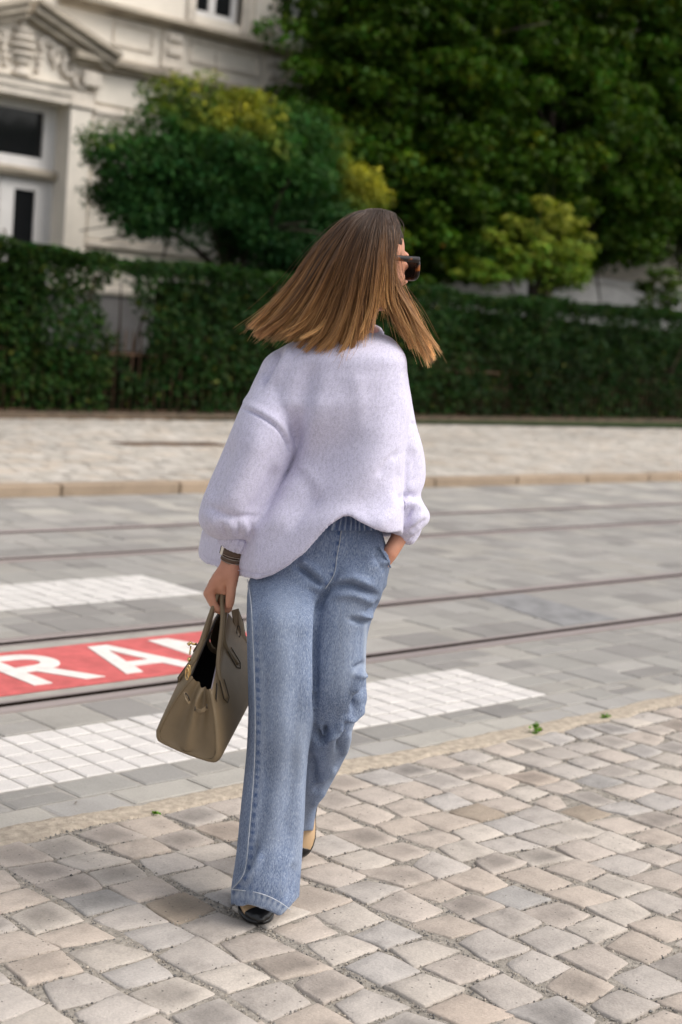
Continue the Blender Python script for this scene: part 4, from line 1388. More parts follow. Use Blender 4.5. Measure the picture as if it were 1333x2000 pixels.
sfolds = [
    # shoulder seam and the lip of cloth above it
    ([(468, 795), (500, 808), (532, 828), (555, 852), (569, 880), (572, 900)], -0.006, 3.2),
    ([(470, 786), (502, 799), (537, 819), (562, 845), (577, 878)], 0.004, 8),
    ([(802, 826), (815, 829)], -0.004, 3),
    # drape from shoulder to armpit, hollow beside the sleeve
    ([(612, 690), (596, 760), (586, 830), (572, 895)], -0.012, 20),
    ([(625, 760), (612, 820), (595, 890), (560, 970), (515, 1060)], 0.009, 26),
    ([(574, 885), (566, 905), (554, 940)], -0.006, 7),
    # long soft diagonals over the front
    ([(735, 740), (690, 830), (625, 930), (555, 1030), (500, 1090)], -0.005, 30),
    ([(775, 790), (735, 890), (670, 975), (600, 1055)], 0.004, 30),
    ([(778, 900), (740, 960), (690, 1005)], -0.003, 20),
    ([(785, 960), (760, 1010), (725, 1030)], 0.006, 16),
    ([(783, 905), (778, 960), (776, 1010)], -0.004, 7),
    ([(690, 720), (704, 790), (698, 860)], 0.0025, 16),
    # left outline: crumple under the hair
    ([(556, 668), (532, 715), (508, 760)], -0.010, 7), ([(572, 672), (548, 720), (520, 765)], 0.006, 9),
    ([(576, 897), (606, 925), (630, 965)], 0.0018, 14), ([(574, 908), (598, 945), (614, 990)], -0.0025, 12), ([(786, 880), (760, 900), (735, 935)], -0.004, 8),
    ([(560, 1040), (590, 1000), (635, 960)], -0.004, 12),
    # sleeve folds
    ([(520, 835), (490, 900), (455, 970), (430, 1010)], 0.008, 24), ([(548, 900), (520, 965), (480, 1020)], -0.010, 16),
    ([(455, 850), (432, 920), (412, 985)], -0.006, 14),
    ([(392, 1000), (430, 1022), (470, 1030), (505, 1038)], 0.0025, 9), ([(400, 985), (440, 1005), (485, 1012), (520, 1010)], -0.006, 8),
    ([(775, 978), (800, 968), (824, 974)], -0.008, 6), ([(776, 990), (805, 984), (832, 996)], 0.006, 8), ([(805, 870), (812, 920), (806, 955)], -0.005, 12),
    ([(795, 700), (800, 760), (805, 810)], -0.004, 8),
    # hem turn-up
    ([(392, 1078), (404, 1092), (440, 1103), (470, 1114), (510, 1122), (540, 1114), (562, 1100)], -0.0022, 2.6),
]
for k, x in enumerate((418, 436, 452, 468, 484, 498)):         # gathers above the cuff
    sfolds.append(([(x - 6, 1012 + 3 * (k % 2)), (x + (460 - x) * 0.12, 1032), (x + (462 - x) * 0.22, 1052)], -0.0035 if k % 2 else 0.002, 4.0))
for k, (a, b) in enumerate((((828, 1000), (800, 1030)), ((838, 1012), (800, 1040)), ((826, 1028), (800, 1048)), ((806, 990), (790, 1020)))):
    sfolds.append(([a, ((a[0] + b[0]) / 2, (a[1] + b[1]) / 2 + 1), b], -0.005 if k % 2 else 0.004, 4))
SV2 = fold(SV, N_, sfolds, gain=1.4)
SV2 += N_ * (0.0016 * noise3(SV * 12.0))[:, None]
me.vertices.foreach_set('co', SV2.astype(np.float32).ravel())
me.update()
sweat = link('sweatshirt', me, woman, M['fleece'])

def surf_pt(V, Nrm, px, py, lift=0.002):
    """point of the visible skin of a garment at a measured picture position"""
    q = project(V)
    d = np.hypot(q[:, 0] - px, q[:, 1] - py)
    near = d < 9
    if not near.any():
        near = d < d.min() + 3
    idx = np.where(near)[0]
    dep = (V[idx] - CAM) @ FW
    i = idx[np.argsort(dep)[:max(1, len(idx) // 6)]]
    r_ = ray(px, py)
    dd = np.median((V[i] - CAM) @ VIEW)
    return CAM + r_ * (dd / (r_ @ VIEW)) - FW * lift

# ribbed cuffs
def cuff(C0, C1, r0, r1, nrib, seed, flat=0.8):
    C0, C1 = np.array(C0), np.array(C1)
    ax = C1 - C0; ax /= np.linalg.norm(ax)
    a = np.cross(ax, VIEW); a /= np.linalg.norm(a); b = np.cross(ax, a)
    rings = []
    n = nrib * 6
    th = np.linspace(0, 2 * np.pi, n, endpoint=False)
    r_ = np.random.default_rng(seed)
    ph = 0.5 * np.sin(th * 3 + 1) + 0.35 * np.sin(th * 7)
    for t in np.linspace(0, 1, 11):
        bulge = 1 + 0.10 * math.sin(math.pi * t) - (0.16 if t in (0, 1) else 0)
        rad = (r0 + (r1 - r0) * t) * bulge * (1 + 0.050 * np.cos(th * nrib + ph * 2))
        c = C0 + (C1 - C0) * t
        rings.append(c + np.outer(rad * np.cos(th), a) + np.outer(rad * np.sin(th) * flat, b))
    return ring_geo(rings)
V, F = cuff(atb(468, 1041, .188), atb(457, 1070, .198), .047, .0395, 22, 1)
obj('cuff', V, F, M['fleece'], sweat)
V, F = cuff(at(797, 1022, .16), at(786, 1058, .143), .036, .0255, 18, 2, 0.9)
obj('cuff', V, F, M['fleece'], sweat)
# collar band
th = np.linspace(0, 2 * np.pi, 49)
cc = at(692, 651, .166)
ring = np.array([cc + RT * (0.062 * math.cos(t)) + VIEW * (-0.072 * math.sin(t)) + np.array([0, 0, 1.0]) * (-0.017 * math.sin(t) - 0.002 * math.cos(t)) for t in th])
rings = []
for (dr, dz) in ((0.0, 0.012), (0.006, 0.010), (0.012, 0.002), (0.015, -0.012), (0.008, -0.019), (-0.004, -0.010), (-0.005, 0.006)):
    q = cc + (ring - cc) * (1 + dr / 0.068)
    q[:, 2] += dz
    rings.append(q[:-1])
V = np.concatenate(rings); n = 48
F = [(k * n + i, k * n + (i + 1) % n, ((k + 1) % 7) * n + (i + 1) % n, ((k + 1) % 7) * n + i) for k in range(7) for i in range(n)]
obj('collar', V, F, M['fleece'], sweat)
# overstitching of the hem
pts = [surf_pt(SV2, N_, x, y, 0.0008) for x, y in catmull([(392, 1079), (404, 1092), (440, 1104), (470, 1115), (510, 1123), (540, 1115), (564, 1099)], 60)]
V, F = tube_geo(pts, 0.0007, 5)
obj('hem_stitching', V, F, M['fleece'], sweat)

# ---------------------------------------------------------------- jeans
PELVIS = [(1000, 575, 728, .15, .10), (1030, 552, 742, .15, .112), (1070, 522, 756, .155, .118), (1105, 501, 763, .15, .122), (1130, 489, 758, .145, .122), (1152, 487, 751, .14, .118), (1168, 520, 720, .14, .09)]
LEG_A = [(1095, 505, 640, .15, .085), (1150, 485, 636, .115, .100), (1200, 482, 630, .075, .108), (1255, 483, 620, .062, .106), (1340, 485, 617, .05, .10), (1400, 486, 614, .047, .097), (1455, 484, 604, .045, .095), (1520, 478, 598, .05, .094),
         (1592, 470, 595, .042, .095), (1640, 465, 592, .038, .098), (1690, 459, 589, .033, .103), (1730, 453, 586, .03, .108), (1775, 451, 585, .028, .11)]
LEG_B = [(1095, 600, 763, .14, .105), (1132, 606, 753, .125, .11), (1168, 604, 745, .125, .11), (1196, 598, 731, .12, .108), (1240, 594, 718, .115, .105), (1285, 592, 715, .112, .104), (1340, 592, 716, .11, .103), (1374, 592, 716, .115, .102), (1396, 592, 703, .125, .10),
         (1422, 592, 691, .14, .098), (1456, 592, 684, .16, .097), (1482, 590, 673, .20, .095), (1520, 586, 655, .26, .092), (1550, 583, 637, .31, .088), (1574, 576, 621, .355, .08), (1600, 572, 616, .40, .076), (1624, 568, 612, .425, .074)]
hemA_f = [(450, 1766), (470, 1773), (490, 1768), (515, 1776), (545, 1794), (567, 1774), (586, 1752)]
hemA_b = [(450, 1768), (520, 1774), (586, 1756)]
parts = [loft(PELVIS, 30, 60, 2.3), loft(LEG_A, 90, 52, 2.35, (hemA_f, hemA_b), (518, 1700, .03)), loft(LEG_B, 80, 48, 2.3)]
JV, JE, JP = remesh(*join(*parts), 0.0042)
JV = smooth_mesh(JV, JE, 4, 0.5)
me = mesh_poly('jeans', JV, JP)
JN = vert_normals(me)
jfolds = [
    # crotch and inner leg
    ([(663, 1100), (655, 1130), (640, 1155), (628, 1172), (620, 1210), (617, 1260), (616, 1340), (613, 1420)], -0.010, 5),
    ([(575, 1102), (600, 1118), (625, 1140), (634, 1152)], -0.010, 6), ([(580, 1092), (606, 1106), (634, 1130)], 0.006, 8),
    ([(640, 1152), (675, 1142), (712, 1152), (742, 1166)], -0.009, 6), ([(645, 1140), (685, 1128), (735, 1150)], 0.006, 8),
    ([(645, 1165), (690, 1162), (735, 1180)], 0.005, 8),
    # hip of the left leg in the picture, long pleats
    ([(494, 1140), (497, 1230), (500, 1330), (503, 1450)], 0.003, 6),
    ([(605, 1180), (600, 1280), (598, 1400)], 0.004, 14), ([(540, 1150), (548, 1260), (552, 1380), (556, 1500)], 0.004, 28),
    ([(580, 1300), (575, 1450), (560, 1600), (545, 1700)], -0.004, 18), ([(520, 1420), (515, 1540), (500, 1650), (486, 1720)], -0.004, 16),
    ([(590, 1420), (586, 1550), (578, 1680)], 0.004, 10),
    ([(462, 1718), (480, 1700), (492, 1670), (500, 1640)], -0.007, 7), ([(470, 1728), (495, 1700), (510, 1660)], 0.005, 9), ([(560, 1765), (572, 1725), (578, 1680)], -0.004, 8),
    # knee of the rear leg
    ([(745, 1172), (730, 1190), (715, 1196)], -0.009, 5), ([(738, 1200), (722, 1205), (700, 1200)], 0.006, 5), ([(725, 1212), (705, 1214), (680, 1208)], -0.006, 5),
    ([(716, 1290), (706, 1300), (690, 1304)], -0.007, 5), ([(716, 1310), (704, 1318), (688, 1318)], 0.006, 5),
    ([(712, 1330), (704, 1350), (695, 1375), (690, 1392)], -0.016, 6), ([(705, 1310), (697, 1335), (690, 1360)], 0.009, 7),
    ([(716, 1378), (702, 1390), (690, 1400), (670, 1408)], 0.012, 6), ([(712, 1392), (694, 1404), (672, 1418)], -0.010, 5),
    ([(616, 1420), (622, 1440), (630, 1448), (636, 1440), (634, 1415)], -0.016, 6), ([(625, 1448), (645, 1440), (662, 1425), (668, 1405)], 0.010, 7),
    ([(668, 1420), (664, 1450), (660, 1475)], -0.009, 5), ([(684, 1425), (680, 1455), (668, 1480)], 0.006, 6),
    ([(658, 1495), (640, 1515), (618, 1530)], 0.006, 7), ([(655, 1515), (635, 1535), (610, 1552)], -0.006, 6), ([(600, 1470), (612, 1500), (614, 1540)], -0.008, 8),
    ([(640, 1545), (622, 1562), (604, 1575)], 0.004, 5),
    # belly and pocket
    ([(738, 1070), (752, 1090), (762, 1107)], 0.006, 4), ([(728, 1078), (742, 1100), (752, 1120)], -0.006, 6),
    ([(700, 1050), (720, 1085), (735, 1125)], 0.006, 18),
]
JV2 = fold(JV, JN, jfolds, gain=1.9)
JV2 += JN * (0.0020 * noise3(JV * np.array([16, 16, 7.0])))[:, None]
# dye: darker puckers beside the seams, faded ridges; plus painted rim light
px = project(JV2)
facing = -(JN @ FW) > 0
wear_rimlight = np.zeros(len(JV2))
SEAM = np.array([(484, 1132), (491, 1180), (495, 1260), (498, 1340), (499, 1420), (497, 1500), (491, 1580), (485, 1650), (480, 1695), (470, 1718), (453, 1737)], float)
SEAM = catmull(SEAM, 70)
d, a_, t_ = polyline_dist(px, SEAM)
side_ = np.sign(px[:, 0] - np.interp(px[:, 1], SEAM[:, 1], SEAM[:, 0]))
puck = np.clip(np.sin(a_ * 0.36 + 1.2 * np.sin(a_ * 0.05)) * 1.3 + 0.1, 0, 1) * np.exp(-((d - 6.5) / 4.0) ** 2) * (side_ > 0) * np.clip((a_ - 60) / 120, 0, 1)
wear_rimlight -= 0.8 * puck * facing
wear_rimlight += 0.35 * np.exp(-(d / 2.5) ** 2) * facing
wear_rimlight += 0.22 * np.exp(-((d - 14) / 6.0) ** 2) * (side_ > 0) * facing * np.clip((a_ - 60) / 120, 0, 1)
HEMA = catmull(np.array([(450, 1736), (470, 1738), (495, 1741), (520, 1748), (545, 1760), (568, 1776)], float), 40)
d, a_, t_ = polyline_dist(px, HEMA)
below = px[:, 1] > np.interp(px[:, 0], HEMA[:, 0], HEMA[:, 1])
wear_rimlight += (0.35 + 0.3 * np.sin(a_ * 0.55)) * np.exp(-((d - 8) / 9) ** 2) * below * facing
wear_rimlight -= 0.5 * np.clip(np.sin(a_ * 0.5 + 1), 0, 1) * np.exp(-((d - 5) / 4) ** 2) * facing
FLY = catmull(np.array([(667, 1036), (664, 1060), (659, 1085), (656, 1110), (652, 1124), (644, 1138), (636, 1150)], float), 40)
d, a_, t_ = polyline_dist(px, FLY)
wear_rimlight -= 0.75 * np.clip(np.sin(a_ * 0.30) * 1.4, 0, 1) * np.exp(-((d - 4) / 3.5) ** 2) * facing * (px[:, 0] < np.interp(px[:, 1], FLY[:, 1], FLY[:, 0]) + 2)
for pts_, amt, wd in (([(590, 1420), (588, 1550), (584, 1690)], .20, 14), ([(715, 1220), (713, 1320)], .5, 4), ([(690, 1320), (702, 1300)], .3, 5), ([(690, 1420), (682, 1470)], .4, 5), ([(560, 1480), (535, 1640)], .18, 25), ([(556, 1180), (552, 1300), (550, 1430)], .20, 34), ([(684, 1190), (668, 1330)], .18, 28),
                      ([(450, 1768), (470, 1772), (490, 1768), (515, 1776), (545, 1793), (567, 1773), (585, 1752)], .6, 2.5), ([(660, 1440), (640, 1540)], .18, 12)):
    Q = catmull(np.array(pts_, float), 30)
    d, a_, t_ = polyline_dist(px, Q)
    wear_rimlight += amt * np.exp(-(d / wd) ** 2) * facing  # lines on the right-hand edges put bright rim light into the denim colour
wear_rimlight -= 0.25 * np.exp(-((px[:, 1] - 1040) / 25) ** 2)
me.vertices.foreach_set('co', JV2.astype(np.float32).ravel())
me.update()
set_attr(me, 'wear_rimlight', np.clip(wear_rimlight, -0.9, 0.9))
jeans = link('jeans', me, woman, M['denim'])
def seam(name, Q, lift=0.0012, rad=0.0011, parent=jeans, mat='thread'):
    pts = np.array([surf_pt(JV2, JN, x, y, lift) for x, y in Q])
    pts = smooth_line(pts, 3)
    V, F = tube_geo(pts, rad, 5)
    return obj(name, V, F, M[mat], parent)
def smooth_line(P, it):
    P = P.copy()
    for _ in range(it):
        P[1:-1] = 0.5 * P[1:-1] + 0.25 * (P[:-2] + P[2:])
    return P
seam('side_seam', SEAM)
seam('fly_seam', FLY)
seam('hem_seam', HEMA, 0.004)
seam('pocket_edge', catmull([(741, 1068), (750, 1082), (758, 1096), (763, 1108)], 24), 0.003, 0.0022, mat='denim')
# gathered waistband
rows = []
TB = [(998, 590, 724, .15, .112, 0), (1012, 578, 732, .15, .118, 0), (1034, 556, 742, .15, .124, 0), (1050, 545, 748, .15, .128, 0)]
u = np.linspace(0, 2 * np.pi, 360, endpoint=False)
rg = np.random.default_rng(8)
phs = np.cumsum(0.8 + 0.5 * noise3(np.stack([u * 9, u * 0, u * 0], -1)))
phs = phs / phs[-1] * 2 * np.pi * 46
for v in np.linspace(0, 1, 9):
    P = ring_point(TB, np.full(len(u), 1000 + 36 * v), u, 2.3)
    c = P.mean(0)
    n_ = P - c; n_[:, 2] = 0; n_ /= np.linalg.norm(n_, axis=1)[:, None]
    amp = 0.0050 * (0.75 + 0.25 * math.cos(v * 12)) * (0.4 if v in (0, 1) else 1)
    rows.append(P + n_ * (0.002 + amp * np.sin(phs) + 0.003 * math.sin(math.pi * v))[:, None])
V = np.concatenate(rows); n = len(u)
F = [(k * n + i, k * n + (i + 1) % n, (k + 1) * n + (i + 1) % n, (k + 1) * n + i) for k in range(8) for i in range(n)]
wb = obj('waistband', V, F, M['denim'], jeans)
set_attr(wb.data, 'wear_rimlight', np.tile(-0.55 + 0.95 * np.clip(np.sin(phs), 0, 1) ** 2, 9))

# ---------------------------------------------------------------- body
PHI = R(40)
HF = SIDE * math.cos(PHI) + VIEW * math.sin(PHI)
HF = HF + np.array([0, 0, -0.05]); HF /= np.linalg.norm(HF)
HS = np.cross(HF, np.array([0, 0, 1.0])); HS /= np.linalg.norm(HS)
HU = np.cross(HS, HF)
HC = at(727, 508, .17)
def hp(f, s, u):
    return HC + HF * f + HS * s + HU * u
body = Geo()
def ell(f, s, u, rf, rs, ru, n=20, m=14):
    g = Geo().sphere((0, 0, 0), (1, 1, 1), n, m)
    V = np.array(g.V)
    body.add([hp(f, s, u) + HF * v[0] * rf + HS * v[1] * rs + HU * v[2] * ru for v in V], g.F)
ell(-.012, 0, .026, .094, .073, .086)
ell(.022, 0, -.022, .070, .060, .086)
ell(.040, 0, -.088, .040, .040, .030)
ell(.071, 0, .022, .020, .048, .014)
for s in (-1, 1):
    ell(-.004, s * .072, -.012, .018, .009, .031, 12, 8)
    ell(.052, s * .036, -.035, .024, .022, .022, 12, 8)
    ell(.077, s * .031, -.003, .011, .013, .011, 12, 8)
body.tube([hp(.084, 0, .004), hp(.098, 0, -.018), hp(.110, 0, -.037), hp(.094, 0, -.048)], [.008, .0095, .012, .008], 10)
ell(.088, 0, -.066, .010, .021, .0065, 12, 8)
ell(.086, 0, -.078, .010, .019, .0065, 12, 8)
body.tube([hp(-.020, 0, -.045), at(703, 600, .175), at(692, 640, .175), at(688, 690, .17)], [.054, .046, .047, .07], 20)
# trunk and legs inside the clothes
body.tube([at(690, 690, .17), at(670, 800, .165), at(650, 960, .16), at(640, 1080, .15)], [.09, .11, .085, .09], 16)
body.tube([at(600, 1090, .14), at(550, 1390, .08), at(522, 1640, .06), at(516, 1742, .09)], [.078, .055, .045, .036], 14)
body.tube([at(675, 1090, .15), at(655, 1390, .12), at(614, 1520, .28), at(580, 1612, .44)], [.078, .052, .040, .026], 14)
body.tube([at(516, 1742, .09), at(514, 1765, .05), at(512, 1782, 0.0)], [.034, .030, .022], 12)
body.tube([at(580, 1600, .44), at(578, 1632, .47), at(577, 1660, .475)], [.026, .024, .018], 12)
# arms
WR = atb(450, 1092, .212)
body.tube([at(600, 725, .17), at(540, 810, .155), at(480, 940, .150)], [.045, .042, .038], 14)
body.tube([at(480, 940, .150), atb(468, 1010, .200), atb(455, 1068, .205), WR, atb(447, 1108, .214)], [.040, .034, .026, .0215, .023], 14)
body.tube([at(740, 725, .18), at(768, 810, .19), at(790, 935, .195)], [.040, .034, .032], 14)
body.tube([at(790, 935, .195), at(792, 1000, .170), at(779, 1052, .140), at(762, 1080, .120), at(728, 1112, .125)], [.032, .026, .021, .020, .028], 14)
# hand that carries the bag: thumb in front, fingers closed round the handles
KN = [atb(409, 1156, .205), atb(407, 1159, .227), atb(408, 1161, .249), atb(411, 1161, .268)]
MC = [atb(446, 1104, .207), atb(444, 1104, .216), atb(445, 1105, .226), atb(447, 1107, .234)]
rk = [.0125, .0125, .0118, .0105]
for k in range(4):
    body.tube([MC[k], MC[k] * .5 + KN[k] * .5 + UP * .003, KN[k]], [.0165, .0155, rk[k]], 12)
    a = KN[k]
    ln = (1.0, 1.08, 1.0, .82)[k]
    b = atb(409 + 15 * ln, 1159 + 30 * ln, .205 + .022 * k)
    c = atb(409 + 36 * ln, 1159 + 28 * ln, .207 + .022 * k)
    d = atb(409 + 38 * ln, 1159 + 10 * ln, .209 + .022 * k)
    body.tube(catmull([a, a * .45 + b * .55 - RT * .002, b, b * .4 + c * .6 - UP * .003, c, d], 16), np.interp(np.linspace(0, 1, 16), [0, .4, .8, 1], [rk[k] * .98, rk[k] * .80, rk[k] * .72, rk[k] * .6]), 10)
    body.sphere(a, rk[k] * 1.05, 10, 8)
body.tube([atb(452, 1106, .205), atb(440, 1128, .207), atb(432, 1150, .210)], [.020, .023, .015], 12)          # web between thumb and first finger
body.tube(catmull([atb(455, 1104, .200), atb(454, 1128, .190), atb(452, 1152, .185), atb(450, 1172, .183), atb(448.5, 1187, .184)], 14),
          np.interp(np.linspace(0, 1, 14), [0, .25, .5, .62, .85, 1], [.0190, .0165, .0120, .0125, .0112, .0080]), 12)
body.tube([atb(414, 1148, .215), atb(432, 1152, .212), atb(446, 1156, .205)], [.012, .0125, .011], 10)
body.tube([atb(424, 1130, .225), atb(428, 1148, .225)], [.022, .016], 12)
body.tube([atb(416, 1168, .232), atb(432, 1172, .238), atb(447, 1174, .232)], [.011, .0125, .011], 10)
BV, BE, BP = remesh(np.array(body.V), body.F, 0.0030)
BV = smooth_mesh(BV, BE, 4, 0.5)
me = mesh_poly('body', BV, BP)
link('body', me, woman, M['skin'])
M['nail'] = simple('finger_nail', (0.62, 0.36, 0.28), 0.25, var=0.05, bump=0)
M['lip'] = simple('lips', (0.45, 0.13, 0.11), 0.4, var=0.1, bump=0)
g = Geo()
gs = Geo().sphere((0, 0, 0), (1, 1, 1), 10, 7)
q = at(448.5, 1188, .176)
g.add([q + RT * v[0] * .0050 + UP * v[1] * .0065 + FW * v[2] * .0022 for v in np.array(gs.V)], gs.F)
g.obj('nail', M['nail'], woman, True)
g = Geo()
for du in (-.066, -.078):
    g.add([hp(.0905, 0, du) + HF * v[0] * .009 + HS * v[1] * .019 + HU * v[2] * .0052 for v in np.array(gs.V)], gs.F)
g.obj('lips', M['lip'], woman, True)
M['eye'] = simple('eye_white', (0.7, 0.68, 0.65), 0.2, var=0.02, bump=0)
for s in (-1, 1):
    g = Geo()
    g.sphere(hp(.0690, s * .030, -.002), .0115, 12, 9)
    g.obj('eye', M['eye'], woman, True)

# ---------------------------------------------------------------- sunglasses
gl = empty('sunglasses', hp(.10, 0, 0), None)
gl.parent = woman
gl.location = Vector(hp(.10, 0, 0)) - woman.location
def child_of_gl(name, V, F, mat, smooth=True):
    return obj(name, V, F, mat, gl, smooth)
for s in (-1, 1):
    # lens rim: rounded rectangle, curved back at the side
    pts = []
    for t in np.linspace(0, 2 * np.pi, 40, endpoint=False):
        c, s_ = math.cos(t), math.sin(t)
        x = 0.030 * np.sign(c) * abs(c) ** .62
        y = 0.0245 * np.sign(s_) * abs(s_) ** .62
        ss = s * (0.036 + x)
        pts.append(hp(.1035 - 2.6 * ss * ss - .06 * (y + .012), ss, -.006 + y))
    pts = np.array(pts + pts[:1])
    V, F = tube_geo(pts, 0.0058, 8, False)
    child_of_gl('rim', V, F, M['tortoise'])
    c = pts[:-1].mean(0)
    V = np.vstack([pts[:-1], c + HF * .002, pts[:-1] - HF * .002, c]); n = 40
    F = [(i, (i + 1) % n, n) for i in range(n)] + [(n + 1 + (i + 1) % n, n + 1 + i, 2 * n + 1) for i in range(n)]
    child_of_gl('lens', V, F, M['glass'])
    tp = [hp(.089, s * .069, .0135), hp(.082, s * .074, .013), hp(.05, s * .0755, .011), hp(.0, s * .0785, .006), hp(-.03, s * .078, -.008)]
    V, F = tube_geo(catmull(tp, 14), np.linspace(.0088, .006, 14), 8, True, 0.34, HU)
    child_of_gl('temple', V, F, M['tortoise'])
V, F = tube_geo([hp(.103, -.010, .004), hp(.108, 0, .006), hp(.103, .010, .004)], .0045, 8)
child_of_gl('bridge', V, F, M['tortoise'])

# ---------------------------------------------------------------- wrist watch with a wound strap
wt = empty('watch', atb(455, 1080, .2))
wt.parent = woman
wt.location = Vector(atb(455, 1080, .2)) - woman.location
def band(C, ax, ra, rb, wd, th_=0.0026, tw=0.0):
    ax = np.asarray(ax) / np.linalg.norm(ax)
    a = np.cross(ax, VIEW); a /= np.linalg.norm(a); b = np.cross(ax, a)
    prof = [(-wd / 2, 0), (-wd / 2 + .0008, th_), (wd / 2 - .0008, th_), (wd / 2, 0)]
    n = 48
    V, F = [], []
    for i in range(n):
        t = 2 * math.pi * i / n
        for q, hh in prof:
            V.append(C + a * (ra + hh) * math.cos(t) + b * (rb + hh) * math.sin(t) + ax * (q + tw * math.sin(t)))
    for i in range(n):
        for k in range(4):
            p, q = i * 4 + k, i * 4 + (k + 1) % 4
            p2, q2 = ((i + 1) % n) * 4 + k, ((i + 1) % n) * 4 + (k + 1) % 4
            F.append((p, p2, q2, q))
    return V, F
axw = atb(452, 1098, .21) - atb(461, 1060, .2)
c1, c2 = atb(457.5, 1077, .203), atb(454.5, 1090.5, .208)
V, F = band(c1, axw, .0262, .0232, .0185)
obj('strap', V, F, M['strap_leather'], wt)
V, F = band(c2, axw, .0256, .0228, .0150, .0030)
obj('strap', V, F, M['strap_leather'], wt)
axn = axw / np.linalg.norm(axw); aa = np.cross(axn, VIEW); aa /= np.linalg.norm(aa); bb = np.cross(axn, aa)
if aa @ RT > 0:
    aa, bb = -aa, -bb
for C, off, rr in ((c1, .0072, .0295), (c2, .0052, .0292), (c2, -.0052, .0290)):
    q = [C + axn * off + aa * rr * math.cos(t) + bb * (rr - .003) * math.sin(t) for t in np.linspace(0, 2 * np.pi, 49)]
    V, F = tube_geo(q, .00055, 4, False)
    obj('stitching', V, F, M['stitch'], wt)
def obox(C, ax, h):
    V = [C + ax[0] * h[0] * i + ax[1] * h[1] * j + ax[2] * h[2] * k for i in (-1, 1) for j in (-1, 1) for k in (-1, 1)]
    return V, [(0, 1, 3, 2), (4, 6, 7, 5), (0, 4, 5, 1), (2, 3, 7, 6), (0, 2, 6, 4), (1, 5, 7, 3)]
cs = c1 + aa * .0285 - axn * .001
V, F = obox(cs, (aa, axn, bb), (.0032, .0125, .0125))
case = obj('case', V, F, M['silver'], wt, False)
V, F = obox(cs + aa * .004, (aa, axn, bb), (.0012, .0105, .0105))
obj('dial', V, F, M['glass'], wt, False)
bk = c2 - aa * .0262 + bb * 0.0
for dxx in (0,):
    V, F = obox(c2 - aa * .0275 - VIEW * .008 , (aa, axn, VIEW), (.0018, .0092, .0022))
    obj('buckle', V, F, M['silver'], wt, False)
q = [atb(459.5 + 3.2 * math.cos(t), 1180 + 3.6 * math.sin(t), .225 + .004 * math.sin(t)) for t in np.linspace(0, 2 * np.pi, 20)]

# ---------------------------------------------------------------- shoes
def shoe(toe, heel, w, zt, zh, up=(0, 0, 1)):
    """court shoe: beige upper, black cap, black block heel; toe and heel are points on the sole line"""
    toe, heel = np.array(toe, float), np.array(heel, float)
    ax = toe - heel; ln = np.linalg.norm(ax); ax /= ln
    up = np.array(up, float); up -= ax * (up @ ax); up /= np.linalg.norm(up)
    sd = np.cross(ax, up)
    A = np.array([0, .06, .16, .3, .45, .6, .72, .82, .90, .96, 1.0])
    W = np.array([.018, .030, .034, .031, .032, .039, .042, .039, .033, .022, .006]) * w
    H = np.array([.046, .058, .060, .052, .046, .046, .040, .033, .026, .019, .010])
    root = empty('shoe', toe)
    root.parent = woman
    root.location = Vector(toe) - woman.location
    def sec(t, gw=0.0, gh=0.0):
        w_, h_ = np.interp(t, A, W) + gw, np.interp(t, A, H) + gh
        c = heel + ax * ln * t
        out = []
        for i in range(24):
            an = 2 * math.pi * i / 24
            cx_, sy = math.cos(an), math.sin(an)
            cx_ = math.copysign(abs(cx_) ** .8, cx_)
            z = h_ * (0.5 + 0.5 * sy) if sy > 0 else h_ * (0.5 + 0.5 * math.copysign(abs(sy) ** .55, sy))
            out.append(c + sd * w_ * cx_ * (1 - 0.30 * max(0, sy)) + up * z)
        return np.array(out)
    ts = np.linspace(0, 1, 34)
    V, F = ring_geo([sec(t) for t in ts])
    obj('upper', V, F, M['beige_leather'], root)
    tc = np.linspace(.88, 1.0, 14)
    V, F = ring_geo([sec(t, .0014, .0016) if t < .999 else sec(t, .001, .001) + ax * .002 for t in tc])
    obj('toe_cap', V, F, M['black_leather'], root)
    sole = [heel + ax * ln * t for t in ts]
    V, F = ring_geo([np.array([heel + ax * ln * t + sd * (np.interp(t, A, W) + .002) * s_ + up * z for s_, z in ((-1, -.004), (1, -.004), (1, .004), (-1, .004))]) for t in ts])
    obj('sole', V, F, M['black_leather'], root)
    hb = heel + ax * .028
    V, F = ring_geo([np.array([hb + ax * a_ * .026 + sd * b_ * .024 - up * z for a_, b_ in ((-1, -1), (1, -1), (1, 1), (-1, 1))]) for z in (0, .04)])
    obj('heel', V, F, M['black_leather'], root, False)
    return root
toeA = ground(509, 1803, .008)
shoe(toeA, toeA + VIEW * .20 - SIDE * .052 + np.array([0, 0, .034]), 1.0, 0, 0)
toeB = ground(581, 1676, .008)
shoe(toeB, toeB + VIEW * .10 + SIDE * .018 + np.array([0, 0, .185]), .92, 0, 0, (-VIEW[0], -VIEW[1], .8))

